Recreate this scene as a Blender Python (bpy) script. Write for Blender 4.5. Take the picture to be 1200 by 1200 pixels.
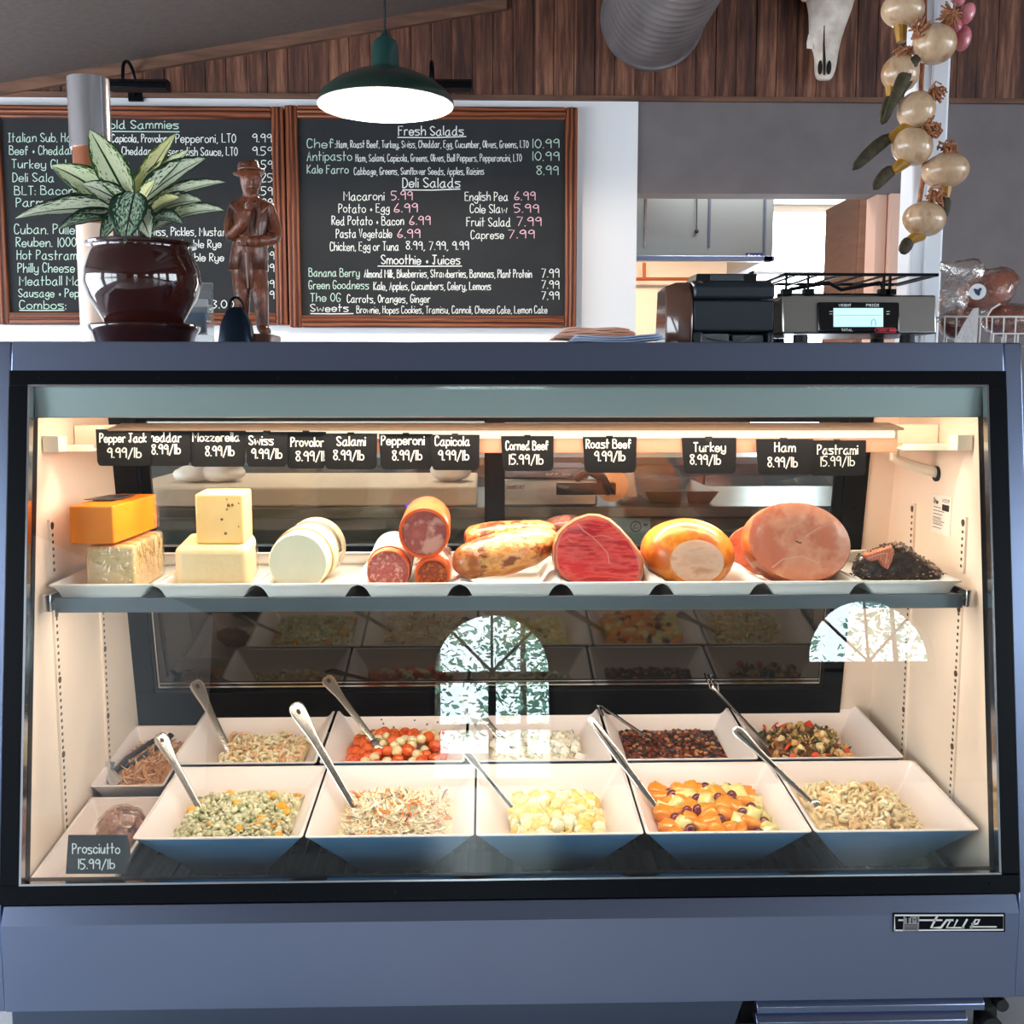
import bpy, math, random
import numpy as np
from mathutils import Vector as V, Matrix as MX
random.seed(7); RNG = np.random.default_rng(11)
for _o in list(bpy.data.objects): bpy.data.objects.remove(_o)
SC = bpy.context.scene
COL = SC.collection
R = math.radians
PI = math.pi

# ------------------------------------------------------------------ camera, sky, exposure
CAM = V((-0.05, -1.83, 1.2)); PITCH = R(6.5); YAW = R(1.5); FPX = 1250.0
cd = bpy.data.cameras.new('camera'); cam = bpy.data.objects.new('camera', cd); COL.objects.link(cam)
cam.location = CAM; cam.rotation_euler = (R(90) - PITCH, 0, -YAW)
cd.sensor_width = 36.0; cd.lens = 36.0 * FPX / 1200.0; cd.clip_start = 0.02; cd.clip_end = 200
SC.camera = cam
W = bpy.data.worlds.new('sky'); SC.world = W; W.use_nodes = True
_bg = W.node_tree.nodes['Background']
_bg.inputs[0].default_value = (0.82, 0.92, 1.0, 1); _bg.inputs[1].default_value = 13.0
SC.view_settings.view_transform = 'Standard'; SC.view_settings.look = 'None'
SC.view_settings.gamma = 1.0; SC.view_settings.exposure = 0.0; SC.view_settings.use_curve_mapping = False

def area(name, loc, size, power, col, rot=(0, 0, 0), portal=False):
    l = bpy.data.lights.new(name, 'AREA'); l.shape = 'RECTANGLE'; l.size, l.size_y = size
    l.energy = power; l.color = col
    if portal: l.cycles.is_portal = True
    o = bpy.data.objects.new(name, l); COL.objects.link(o); o.location = loc; o.rotation_euler = rot
    return o
# (windows: name, centre, size (w,h), axis)  -- daylight comes in through these openings; those in the side walls are added for it
LWX, RWX, FWY = -3.6, 7.0, -12.0
for i, y0 in enumerate((-2.7, .6)):
    area('daylight', (LWX - .12, y0, 1.15), (1.5, 2.9), 1, (1, 1, 1), (0, R(-90), 0), True)
for i, y0 in enumerate((-8.5, -5.0, -1.5)):
    area('daylight', (RWX + .12, y0, 1.6), (2.4, 2.5), 1, (1, 1, 1), (0, R(90), 0), True)
for x0 in (0.045, 5.03):
    area('daylight', (x0, FWY - .12, 1.2), (1.7, 2.3), 1, (1, 1, 1), (R(90), 0, 0), True)
area('case_lamp', (0.0, .335, 1.118), (1.25, .05), 14.0, (1.0, .84, .68), (R(-8), 0, 0))
area('canopy_fill', (0.0, .190, 1.19), (1.6, .03), 7.5, (1.0, .80, .62), (R(34), 0, 0))  # added fill, unseen behind the lip, brightens the fronts of the goods
area('shelf_fill', (0.0, .195, .7995), (1.6, .03), 7, (1.0, .83, .69), (R(18), 0, 0))  # added light under the shelf, out of view, brightens the lower bowls
def point(name, loc, power, col, rad=.04):
    l = bpy.data.lights.new(name, 'POINT'); l.energy = power; l.color = col; l.shadow_soft_size = rad
    o = bpy.data.objects.new(name, l); COL.objects.link(o); o.location = loc; return o

# ------------------------------------------------------------------ pixel -> place
def _rot(): return cam.rotation_euler.to_matrix()
_RM = _rot()
def ray(px, py): return _RM @ V(((px - 600) / FPX, -(py - 600) / FPX, -1.0))
def P(px, py, Y):
    d = ray(px, py); return CAM + d * ((Y - CAM.y) / d.y)
def PZ(px, py, Z):
    d = ray(px, py); return CAM + d * ((Z - CAM.z) / d.z)
GP0 = V((0, 0, .285)); GP1 = V((0, .155, 1.232)); GDIR = (GP1 - GP0).normalized(); GN = V((0, -GDIR.z, GDIR.y))
def gy(z): return (z - .285) * .155 / .947      # depth of the leaning glass at a height

# ------------------------------------------------------------------ mesh builder
class MB:
    def __init__(s, M=None): s.v = []; s.f = []; s.mi = []; s.M = M; s.uv = None; s.cur = 0
    def add(s, vs, fs):
        n = len(s.v)
        if s.M is not None: vs = [s.M @ V(p) for p in vs]
        s.v += [tuple(p) for p in vs]
        for f in fs: s.f.append(tuple(i + n for i in f)); s.mi.append(s.cur)
        return s
    def box(s, c, d, rot=None):
        x, y, z = d[0] / 2, d[1] / 2, d[2] / 2
        vs = [V((a * x, b * y, e * z)) for a in (-1, 1) for b in (-1, 1) for e in (-1, 1)]
        if rot is not None: vs = [rot @ p for p in vs]
        c = V(c)
        return s.add([p + c for p in vs], [(0, 1, 3, 2), (4, 6, 7, 5), (0, 4, 5, 1), (2, 3, 7, 6), (0, 2, 6, 4), (1, 5, 7, 3)])
    def bb(s, x0, x1, y0, y1, z0, z1): return s.box(((x0 + x1) / 2, (y0 + y1) / 2, (z0 + z1) / 2), (x1 - x0, y1 - y0, z1 - z0))
    def hexa(s, lo, hi):      # two quads of four points (same winding)
        return s.add(list(lo) + list(hi), [(3, 2, 1, 0), (4, 5, 6, 7), (0, 1, 5, 4), (1, 2, 6, 5), (2, 3, 7, 6), (3, 0, 4, 7)])
    def loft(s, rings, cap0=True, cap1=True, closed=True):
        n = len(rings[0]); vs = [p for r in rings for p in r]; fs = []
        for i in range(len(rings) - 1):
            for j in range(n if closed else n - 1):
                k = (j + 1) % n
                fs.append((i * n + j, i * n + k, (i + 1) * n + k, (i + 1) * n + j))
        if cap0: fs.append(tuple(range(n - 1, -1, -1)))
        if cap1: fs.append(tuple((len(rings) - 1) * n + j for j in range(n)))
        return s.add(vs, fs)
    def tube(s, pts, r, n=8, cap=True, flat=None):
        pts = [V(p) for p in pts]; m = len(pts)
        rs = r if isinstance(r, (list, tuple)) else [r] * m
        rings = []; up = None
        for i in range(m):
            t = (pts[min(i + 1, m - 1)] - pts[max(i - 1, 0)]).normalized()
            if up is None:
                up = V((0, 0, 1)) if abs(t.z) < .9 else V((0, 1, 0))
                if flat is not None: up = V(flat)
            a = (up - t * up.dot(t)).normalized(); up = a; b = t.cross(a)
            rr = rs[i] if isinstance(rs[i], (tuple, list)) else (rs[i], rs[i])
            rings.append([pts[i] + a * (rr[0] * math.cos(2 * PI * k / n)) + b * (rr[1] * math.sin(2 * PI * k / n)) for k in range(n)])
        return s.loft(rings, cap, cap)
    def cyl(s, p0, p1, r0, r1=None, n=20): return s.tube([p0, p1], [r0, r0 if r1 is None else r1], n)
    def lathe(s, prof, c=(0, 0, 0), n=32, cap0=True, cap1=True):
        c = V(c)
        return s.loft([[c + V((r * math.cos(2 * PI * k / n), r * math.sin(2 * PI * k / n), z)) for k in range(n)] for r, z in prof], cap0, cap1)
    def ball(s, c, r, nu=12, nv=8, rot=None):
        r = r if isinstance(r, (tuple, list)) else (r, r, r); c = V(c); rings = []
        for i in range(1, nv):
            t = PI * i / nv
            ring = [V((r[0] * math.sin(t) * math.cos(2 * PI * k / nu), r[1] * math.sin(t) * math.sin(2 * PI * k / nu), -r[2] * math.cos(t))) for k in range(nu)]
            if rot is not None: ring = [rot @ p for p in ring]
            rings.append([c + p for p in ring])
        b0 = V((0, 0, -r[2])); b1 = V((0, 0, r[2]))
        if rot is not None: b0 = rot @ b0; b1 = rot @ b1
        vs = [p for q in rings for p in q] + [c + b0, c + b1]; fs = []
        for i in range(nv - 2):
            for j in range(nu):
                k = (j + 1) % nu; fs.append((i * nu + j, i * nu + k, (i + 1) * nu + k, (i + 1) * nu + j))
        L = len(vs)
        for j in range(nu):
            k = (j + 1) % nu; fs.append((L - 2, k, j)); fs.append((L - 1, (nv - 2) * nu + j, (nv - 2) * nu + k))
        return s.add(vs, fs)
    def prism(s, poly, off):  # poly: 3-D points, off: vector
        off = V(off); n = len(poly); vs = [V(p) for p in poly] + [V(p) + off for p in poly]
        fs = [tuple(range(n - 1, -1, -1)), tuple(range(n, 2 * n))] + [(i, (i + 1) % n, n + (i + 1) % n, n + i) for i in range(n)]
        return s.add(vs, fs)
    def scatter(s, T, mats):   # T: (verts Nx3, faces), mats: list of (3x3 array, offset, material index)
        tv, tf = T
        for A, t, mi in mats:
            n = len(s.v); q = tv @ A.T + t
            if s.M is not None: s.v += [tuple(s.M @ V(p)) for p in q]
            else: s.v += [tuple(p) for p in q]
            for f in tf: s.f.append(tuple(i + n for i in f)); s.mi.append(mi)
        return s

def world_loc(o):
    p = V((0, 0, 0))
    while o is not None: p += o.location; o = o.parent
    return p
def obj(name, mb, mats, parent=None, smooth=35, bevel=0, subsurf=0, solid=0, seg=2, disp=None):
    me = bpy.data.meshes.new(name)
    off = world_loc(parent) if parent is not None else V((0, 0, 0))
    if parent is not None and off.length > 0: vs = [(p[0] - off.x, p[1] - off.y, p[2] - off.z) for p in mb.v]
    else: vs = mb.v
    me.from_pydata(vs, [], mb.f); 
    ms = mats if isinstance(mats, (list, tuple)) else [mats]
    for m in ms: me.materials.append(m)
    if len(ms) > 1: me.polygons.foreach_set('material_index', mb.mi)
    me.validate(); me.update()
    import bmesh
    bm = bmesh.new(); bm.from_mesh(me); bmesh.ops.recalc_face_normals(bm, faces=bm.faces); bm.to_mesh(me); bm.free()
    if smooth:
        me.polygons.foreach_set('use_smooth', [True] * len(me.polygons))
        if smooth < 170: me.set_sharp_from_angle(angle=R(smooth))
    if mb.uv is not None:
        ul = me.uv_layers.new(name='UVMap')
        for lp in me.loops: ul.data[lp.index].uv = mb.uv[lp.vertex_index]
    o = bpy.data.objects.new(name, me); COL.objects.link(o)
    if parent is not None: o.parent = parent
    if solid:
        m = o.modifiers.new('solid', 'SOLIDIFY'); m.thickness = solid; m.offset = 0
    if bevel:
        m = o.modifiers.new('bevel', 'BEVEL'); m.width = bevel; m.segments = seg; m.limit_method = 'ANGLE'; m.angle_limit = R(40)
    if subsurf:
        m = o.modifiers.new('sub', 'SUBSURF'); m.levels = subsurf; m.render_levels = subsurf
    if disp:
        tx = bpy.data.textures.new(name + '_relief', 'CLOUDS'); tx.noise_scale = disp[1]; tx.noise_depth = 3
        m = o.modifiers.new('disp', 'DISPLACE'); m.texture = tx; m.strength = disp[0]; m.texture_coords = 'LOCAL'; m.mid_level = .5
    return o
def tag(o, label, cat, group=None, kind=None):
    o['label'] = label; o['category'] = cat
    if group: o['group'] = group
    if kind: o['kind'] = kind
    return o
def thing(name, label, cat, loc, group=None):
    o = bpy.data.objects.new(name, None); COL.objects.link(o); o.empty_display_size = .05
    o.location = loc; return tag(o, label, cat, group)
def struct(name, mb, m, **k):
    o = obj(name, mb, m, **k); o['kind'] = 'structure'; return o
def dup(root, loc, label=None, group=None):
    r = root.copy(); COL.objects.link(r); r.location = loc
    if label: r['label'] = label
    if group: r['group'] = group
    for ch in list(root.children):
        c = ch.copy(); COL.objects.link(c); c.parent = r
        for g in ch.children:
            d = g.copy(); COL.objects.link(d); d.parent = c
    return r

# ------------------------------------------------------------------ materials
def lin(c): return tuple(((x / 255) / 12.92 if x / 255 <= .04045 else ((x / 255 + .055) / 1.055) ** 2.4) for x in c) + (1,)
def mat(name, c, rough=.5, metal=0.0, c2=None, sc=(8, 8, 8), det=4, contrast=(.35, .65), bump=0, bsc=None, spec=.5, emit=0, coat=0, sss=0, ior=None, trans=0, alpha=None, wave=None):
    m = bpy.data.materials.new(name); m.use_nodes = True; nt = m.node_tree; N = nt.nodes; L = nt.links
    b = N['Principled BSDF']; b.inputs['Base Color'].default_value = lin(c); b.inputs['Roughness'].default_value = rough
    b.inputs['Metallic'].default_value = metal; b.inputs['Specular IOR Level'].default_value = spec
    if coat: b.inputs['Coat Weight'].default_value = coat; b.inputs['Coat Roughness'].default_value = .05
    if sss: b.inputs['Subsurface Weight'].default_value = sss; b.inputs['Subsurface Radius'].default_value = (.01, .006, .004); b.inputs['Subsurface Scale'].default_value = 1
    if ior: b.inputs['IOR'].default_value = ior
    if emit: b.inputs['Emission Color'].default_value = lin(c); b.inputs['Emission Strength'].default_value = emit
    tc = N.new('ShaderNodeTexCoord')
    def noise(scale, detail, rough_=.55):
        mp = N.new('ShaderNodeMapping'); mp.inputs['Scale'].default_value = scale; L.new(tc.outputs['Object'], mp.inputs['Vector'])
        n = N.new('ShaderNodeTexNoise'); n.inputs['Scale'].default_value = 1; n.inputs['Detail'].default_value = detail; n.inputs['Roughness'].default_value = rough_
        L.new(mp.outputs[0], n.inputs['Vector']); return n
    if c2 is not None:
        cs = c2 if isinstance(c2, list) else [c2]
        if wave:
            mp = N.new('ShaderNodeMapping'); mp.inputs['Scale'].default_value = sc; L.new(tc.outputs['Object'], mp.inputs['Vector'])
            n = N.new('ShaderNodeTexWave'); n.inputs['Scale'].default_value = 1; n.inputs['Distortion'].default_value = wave[0]; n.inputs['Detail'].default_value = det; n.inputs['Detail Scale'].default_value = wave[1]
            n.bands_direction = wave[2] if len(wave) > 2 else 'X'
            L.new(mp.outputs[0], n.inputs['Vector']); out = n.outputs['Fac']
        else: n = noise(sc, det); out = n.outputs['Fac']
        r = N.new('ShaderNodeValToRGB'); e = r.color_ramp.elements
        e[0].position = contrast[0]; e[0].color = lin(c); e[1].position = contrast[1]; e[1].color = lin(cs[-1])
        for i, q in enumerate(cs[:-1]):
            k = e.new(contrast[0] + (contrast[1] - contrast[0]) * (i + 1) / len(cs)); k.color = lin(q)
        L.new(out, r.inputs[0]); L.new(r.outputs[0], b.inputs['Base Color'])
    if bump:
        n = noise(bsc or sc, 5); bp = N.new('ShaderNodeBump'); bp.inputs['Strength'].default_value = bump; bp.inputs['Distance'].default_value = .01
        L.new(n.outputs['Fac'], bp.inputs['Height']); L.new(bp.outputs[0], b.inputs['Normal'])
    return m
def clear(name, tint=(255, 255, 255), refl=1.0, base=.04, rough=0.0, bump=0, bsc=60, body=0, bodyc=(255, 255, 255), gloss=(1, 1, 1, 1)):
    """thin clear sheet: see-through plus a Fresnel mirror, optionally a share of milky body"""
    m = bpy.data.materials.new(name); m.use_nodes = True; nt = m.node_tree; N = nt.nodes; L = nt.links; N.clear()
    out = N.new('ShaderNodeOutputMaterial'); tr = N.new('ShaderNodeBsdfTransparent'); tr.inputs[0].default_value = lin(tint)
    gl = N.new('ShaderNodeBsdfGlossy'); gl.inputs['Roughness'].default_value = rough; gl.inputs[0].default_value = gloss
    g = N.new('ShaderNodeNewGeometry')
    nrm = g.outputs['Normal']
    if bump:
        tc = N.new('ShaderNodeTexCoord'); n = N.new('ShaderNodeTexNoise'); n.inputs['Scale'].default_value = bsc; n.inputs['Detail'].default_value = 3
        L.new(tc.outputs['Object'], n.inputs['Vector']); bp = N.new('ShaderNodeBump'); bp.inputs['Strength'].default_value = bump; bp.inputs['Distance'].default_value = .01
        L.new(n.outputs['Fac'], bp.inputs['Height']); nrm = bp.outputs[0]; L.new(nrm, gl.inputs['Normal'])
    def mth(op, a, b_=None):
        q = N.new('ShaderNodeMath'); q.operation = op
        for i, x in enumerate((a, b_)):
            if x is None: continue
            if isinstance(x, (int, float)): q.inputs[i].default_value = x
            else: L.new(x, q.inputs[i])
        return q.outputs[0]
    d = N.new('ShaderNodeVectorMath'); d.operation = 'DOT_PRODUCT'; L.new(nrm, d.inputs[0]); L.new(g.outputs['Incoming'], d.inputs[1])
    a = mth('ABSOLUTE', d.outputs['Value']); k = mth('POWER', mth('SUBTRACT', 1.0, a), 5.0)
    fac = mth('MULTIPLY', mth('ADD', base, mth('MULTIPLY', k, 1 - base)), refl)
    src = tr.outputs[0]
    if body:
        df = N.new('ShaderNodeBsdfDiffuse'); df.inputs[0].default_value = lin(bodyc); mx0 = N.new('ShaderNodeMixShader'); mx0.inputs[0].default_value = body
        L.new(tr.outputs[0], mx0.inputs[1]); L.new(df.outputs[0], mx0.inputs[2]); src = mx0.outputs[0]
    mx = N.new('ShaderNodeMixShader'); L.new(fac, mx.inputs[0]); L.new(src, mx.inputs[1]); L.new(gl.outputs[0], mx.inputs[2]); L.new(mx.outputs[0], out.inputs[0])
    return m
def steel_mat(name, c=(176, 186, 200), rough=.28, sc=(1.5, 60, 60)):
    m = mat(name, c, rough, 1.0, bump=.03, bsc=sc); return m
def plank_mat(name):
    m = mat(name, (58, 38, 32), .6); nt = m.node_tree; N = nt.nodes; L = nt.links; b = N['Principled BSDF']
    tc = N.new('ShaderNodeTexCoord'); sx = N.new('ShaderNodeSeparateXYZ'); L.new(tc.outputs['Object'], sx.inputs[0])
    mu = N.new('ShaderNodeMath'); mu.operation = 'MULTIPLY'; mu.inputs[1].default_value = 1 / .085; L.new(sx.outputs[0], mu.inputs[0])
    fl = N.new('ShaderNodeMath'); fl.operation = 'FLOOR'; L.new(mu.outputs[0], fl.inputs[0])
    wn = N.new('ShaderNodeTexWhiteNoise'); wn.noise_dimensions = '1D'; L.new(fl.outputs[0], wn.inputs['W'])
    mp = N.new('ShaderNodeMapping'); mp.inputs['Scale'].default_value = (38, 10, 3.0); L.new(tc.outputs['Object'], mp.inputs[0])
    n = N.new('ShaderNodeTexNoise'); n.inputs['Scale'].default_value = 1; n.inputs['Detail'].default_value = 6; n.inputs['Roughness'].default_value = .65; L.new(mp.outputs[0], n.inputs['Vector'])
    ad = N.new('ShaderNodeMath'); ad.operation = 'MULTIPLY_ADD'; ad.inputs[1].default_value = .16; L.new(wn.outputs[0], ad.inputs[0]); L.new(n.outputs['Fac'], ad.inputs[2])
    r = N.new('ShaderNodeValToRGB'); e = r.color_ramp.elements; e[0].position = .42; e[0].color = lin((58, 32, 25)); e[1].position = .86; e[1].color = lin((164, 112, 86))
    k = e.new(.58); k.color = lin((92, 54, 40)); L.new(ad.outputs[0], r.inputs[0]); L.new(r.outputs[0], b.inputs['Base Color'])
    return m
def leaf_mat(name, dark, mid, pale, thr, vein):
    m = mat(name, dark, .38); nt = m.node_tree; N = nt.nodes; L = nt.links; b = N['Principled BSDF']
    uv = N.new('ShaderNodeUVMap'); sx = N.new('ShaderNodeSeparateXYZ'); L.new(uv.outputs[0], sx.inputs[0])
    mp = N.new('ShaderNodeMapping'); mp.inputs['Scale'].default_value = (9, 15, 1); mp.inputs['Rotation'].default_value = (0, 0, .5); L.new(uv.outputs[0], mp.inputs[0])
    n = N.new('ShaderNodeTexNoise'); n.inputs['Scale'].default_value = 1.4; n.inputs['Detail'].default_value = 5; n.inputs['Roughness'].default_value = .7; L.new(mp.outputs[0], n.inputs['Vector'])
    def mth(op, a, c):
        q = N.new('ShaderNodeMath'); q.operation = op
        for i, x in enumerate((a, c)):
            if isinstance(x, (int, float)): q.inputs[i].default_value = x
            else: L.new(x, q.inputs[i])
        return q.outputs[0]
    edge = mth('ABSOLUTE', mth('SUBTRACT', sx.outputs[1], .5), 0)   # 0 at midrib, .5 at margin
    e2 = mth('POWER', mth('MULTIPLY', edge, 2.0), 4.0)
    val = mth('SUBTRACT', n.outputs['Fac'], mth('MULTIPLY', e2, .30))
    rib = mth('LESS_THAN', edge, vein); val = mth('SUBTRACT', val, mth('MULTIPLY', rib, .3))
    r = N.new('ShaderNodeValToRGB'); e = r.color_ramp.elements; e[0].position = thr - .06; e[0].color = lin(dark); e[1].position = thr + .05; e[1].color = lin(pale)
    k = e.new(thr); k.color = lin(mid); L.new(val, r.inputs[0]); L.new(r.outputs[0], b.inputs['Base Color'])
    return m

STEEL = steel_mat('brushed_steel', (140, 154, 184), .28)
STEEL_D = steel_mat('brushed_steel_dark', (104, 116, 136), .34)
CHROME = mat('polished_steel', (205, 208, 212), .16, 1.0)
BLACKF = mat('black_trim', (7, 10, 15), .3, spec=.12)
BLACKM = mat('black_matte', (22, 22, 24), .6)
LINER = mat('white_liner', (240, 220, 202), .4, c2=(234, 212, 192), sc=(3, 3, 3))
ALU = mat('case_inner_metal', (160, 172, 172), .4, .7)
WHITEP = mat('white_plastic', (248, 244, 238), .3)
CHALK = mat('white_chalk', (236, 240, 236), .8)
CHALKG = mat('pale_green_chalk', (196, 222, 206), .8)
CHALKP = mat('pink_chalk', (240, 190, 205), .8)
GLASS = clear('case_glass', (250, 253, 252), 1.0, .045)
FILM = clear('cling_film', (255, 250, 240), 1.1, .10, .08, bump=.9, bsc=45, body=.05)
PANE = clear('rear_glass', (242, 242, 238), .7, .05)

# ------------------------------------------------------------------ chalk handwriting (single-stroke letters; points are x,y digits, baseline y=2)
SHARP = set('AEFHIKLMNTVWYXZkvwxz147/i.l-')
GL = {
'a': '46 26 04 03 12 32 45;46 43 52', 'b': '09 02;05 26 45 43 22 03', 'c': '45 26 05 03 12 32 43', 'd': '46 26 04 03 12 32 45;49 43 52',
'e': '04 44 45 26 05 03 12 32 43', 'f': '38 29 18 12;06 36', 'g': '46 26 04 13 33 45;46 41 20 01', 'h': '09 02;04 26 36 45 42', 'i': '06 02;08',
'j': '26 21 10 00;28', 'k': '09 02;36 04 32', 'l': '09 02', 'm': '06 02;04 16 26 35 32;34 46 56 65 62', 'n': '06 02;04 26 36 45 42',
'o': '26 05 03 22 43 45 26', 'p': '06 00;05 26 45 43 22 03', 'q': '46 40;45 26 05 03 22 43', 'r': '06 02;04 16 36', 's': '46 26 06 05 34 43 32 12 02',
't': '19 12;06 36', 'u': '06 03 22 33 46;46 42', 'v': '06 22 46', 'w': '06 12 35 52 66', 'x': '06 42;46 02', 'y': '06 03 22 43;46 41 20 01', 'z': '06 46 02 42',
'A': '02 29 42;15 35', 'B': '09 02;09 29 48 36 06;06 36 54 42 02', 'C': '48 39 19 07 04 12 32 43', 'D': '09 02;09 29 47 44 22 02', 'E': '49 09 02 42;06 36',
'F': '49 09 02;06 36', 'G': '48 39 19 07 04 12 32 44;44 25', 'H': '09 02;49 42;06 46', 'I': '19 12;09 29;02 22', 'J': '09 49;29 23 12 03', 'K': '09 02;49 05 42',
'L': '09 02 42', 'M': '02 09 35 69 62', 'N': '02 09 42 49', 'O': '29 07 04 22 44 47 29', 'P': '09 02;09 29 48 36 05', 'R': '09 02;09 29 48 36 05;15 42',
'S': '48 29 08 07 25 44 43 22 03', 'T': '09 49;29 22', 'U': '09 04 22 44 49', 'V': '09 22 49', 'W': '09 12 36 52 69', 'Y': '09 25 49;25 22', 'Z': '09 49 02 42', 'X': '09 42;49 02', 'Q': '29 07 04 22 44 47 29;33 52',
'0': '29 07 04 22 44 47 29', '1': '19 12', '2': '08 29 48 02 42', '3': '09 29 48 26 44 22 03', '4': '39 05 45;39 32', '5': '49 09 06 26 44 22 02', '6': '39 16 03 22 43 34 14',
'7': '09 49 12', '8': '29 08 44 22 04 48 29', '9': '48 29 07 16 36 48 42', '.': '02', ',': '12 01', ':': '05;02', '&': '14 34;23 25', "'": '19 18', '/': '01 49', '-': '05 35', ')': '09 26 01', '+': '05 45;27 23', '|': '19 10',
}
def glyph_strokes(ch):
    out = []
    for s in GL[ch].split(';'):
        pts = [(int(t[0]), int(t[1]) - 2) for t in s.split()]
        if len(pts) == 1:
            x, y = pts[0]; out.append([(x - .2, y), (x + .2, y + .15)]); continue
        if ch in SHARP or len(pts) == 2: out.append(pts); continue
        q = []
        closed = pts[0] == pts[-1]
        for i in range(len(pts) - 1):
            p0 = pts[i - 1] if i > 0 else (pts[-2] if closed else pts[0]); p1, p2 = pts[i], pts[i + 1]
            p3 = pts[i + 2] if i + 2 < len(pts) else (pts[1] if closed else pts[-1])
            for t in (0, .33, .66):
                q.append(tuple(.5 * (2 * p1[k] + (p2[k] - p0[k]) * t + (2 * p0[k] - 5 * p1[k] + 4 * p2[k] - p3[k]) * t * t + (3 * p1[k] - p0[k] - 3 * p2[k] + p3[k]) * t ** 3) for k in (0, 1)))
        q.append(pts[-1]); out.append(q)
    return out
def adv(ch):
    if ch == ' ': return 3.2
    return max(int(t[0]) for s in GL[ch].split(';') for t in s.split()) + 1.9
def ribbon(mb, pts, w, fn):
    n = len(pts); L = []; Rr = []
    for i in range(n):
        a = pts[max(i - 1, 0)]; b = pts[min(i + 1, n - 1)]; dx, dy = b[0] - a[0], b[1] - a[1]; l = math.hypot(dx, dy) or 1
        nx, ny = -dy / l * w / 2, dx / l * w / 2; x, y = pts[i]
        if i == 0: x -= dx / l * w * .35; y -= dy / l * w * .35
        if i == n - 1: x += dx / l * w * .35; y += dy / l * w * .35
        L.append(fn(x + nx, y + ny)); Rr.append(fn(x - nx, y - ny))
    mb.add(L + Rr, [(i, i + 1, n + i + 1, n + i) for i in range(n - 1)])
def write(mb, text, x0, x1, base, cap, fn, w=1.3, jit=.25):
    """text between x0 and x1 with its baseline at base (picture frame, y down), capital height cap"""
    tot = sum(adv(c) for c in text) - 1.9; sx = (x1 - x0) / tot; sy = cap / 7.0; cx = 0
    for c in text:
        if c != ' ':
            oy = random.uniform(-jit, jit)
            for s in glyph_strokes(c): ribbon(mb, [(x0 + (cx + x) * sx, base - (y + oy) * sy) for x, y in s], w, fn)
        cx += adv(c)

# ------------------------------------------------------------------ the place: room, kitchen behind, outside
WY = 2.80                                   # face of the menu wall
def ceil_z(x): return 2.80 + .171 * x if x < .05 else 2.809 + .30 * (x - .05)
WALLW = mat('white_wall_paint', (240, 240, 244), .6)
WALLG = mat('grey_wall_paint', (112, 104, 106), .7, c2=(120, 112, 114), sc=(6, 6, 6))
CEIL = mat('grey_ceiling', (94, 82, 78), .8, c2=(102, 90, 86), sc=(40, 40, 40), bump=.1)
FLOOR = mat('polished_concrete', (176, 178, 182), .3, c2=(192, 192, 194), sc=(1.5, 1.5, 1.5))
PLANK = plank_mat('reclaimed_dark_planks')
TRIMW = mat('rough_brown_trim', (120, 84, 64), .7, c2=(84, 56, 44), sc=(4, 30, 30))
WARMW = mat('kitchen_wall', (240, 222, 200), .6)

struct('floor', MB().bb(LWX - .2, RWX + .2, FWY - .2, 8.2, -.1, 0), FLOOR, smooth=0)
m = MB(); xs = [LWX - .2, .05, RWX + .2]
for a, b in ((0, 1), (1, 2)):
    m.prism([(xs[a], FWY - .2, ceil_z(xs[a])), (xs[b], FWY - .2, ceil_z(xs[b])), (xs[b], FWY - .2, ceil_z(xs[b]) + .12), (xs[a], FWY - .2, ceil_z(xs[a]) + .12)], (0, WY - FWY + .2, 0))
struct('ceiling', m, CEIL, smooth=0)
def wall_x(name, x0, x1, yr, zr, holes, m_):    # wall across x (thickness x0..x1) running along y with window holes (y0,y1,z0,z1)
    b = MB(); ys = yr[0]
    for (a, c, lo, hi) in holes:
        b.bb(x0, x1, ys, a, *zr); b.bb(x0, x1, a, c, zr[0], lo); b.bb(x0, x1, a, c, hi, zr[1]); ys = c
    b.bb(x0, x1, ys, yr[1], *zr)
    return struct(name, b, m_, smooth=0)
LH = [(y - 1.45, y + 1.45, .4, 1.9) for y in (-2.7, .6)]  # unseen side-wall openings, added to bring daylight onto case and back wall
RH = [(y - 1.25, y + 1.25, .4, 2.8) for y in (-8.5, -5.0, -1.5)]
wall_x('wall_left', LWX - .15, LWX, (FWY, WY), (0, ceil_z(LWX) + .1), LH, WALLW)
wall_x('wall_right', RWX, RWX + .15, (FWY, WY), (0, ceil_z(RWX) + .1), RH, WALLG)
WN = [0]
BRONZE = mat('dark_window_frame', (24, 26, 30), .4)
def wframe(b, x0, x1, y0, y1, z0, z1): b.bb(x0, x1, y0, y1, z0, z1)
for holes, x0, x1 in ((LH, LWX - .11, LWX - .05), (RH, RWX + .05, RWX + .11)):
    for (a, c, lo, hi) in holes:
        WN[0] += 1; b = MB(); t = .05
        b.bb(x0, x1, a, a + t, lo, hi); b.bb(x0, x1, c - t, c, lo, hi); b.bb(x0, x1, a, c, lo, lo + t); b.bb(x0, x1, a, c, hi - t, hi)
        b.bb(x0, x1, (a + c) / 2 - .02, (a + c) / 2 + .02, lo, hi)
        struct('window_%d' % WN[0], b, BRONZE, smooth=0)
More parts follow.
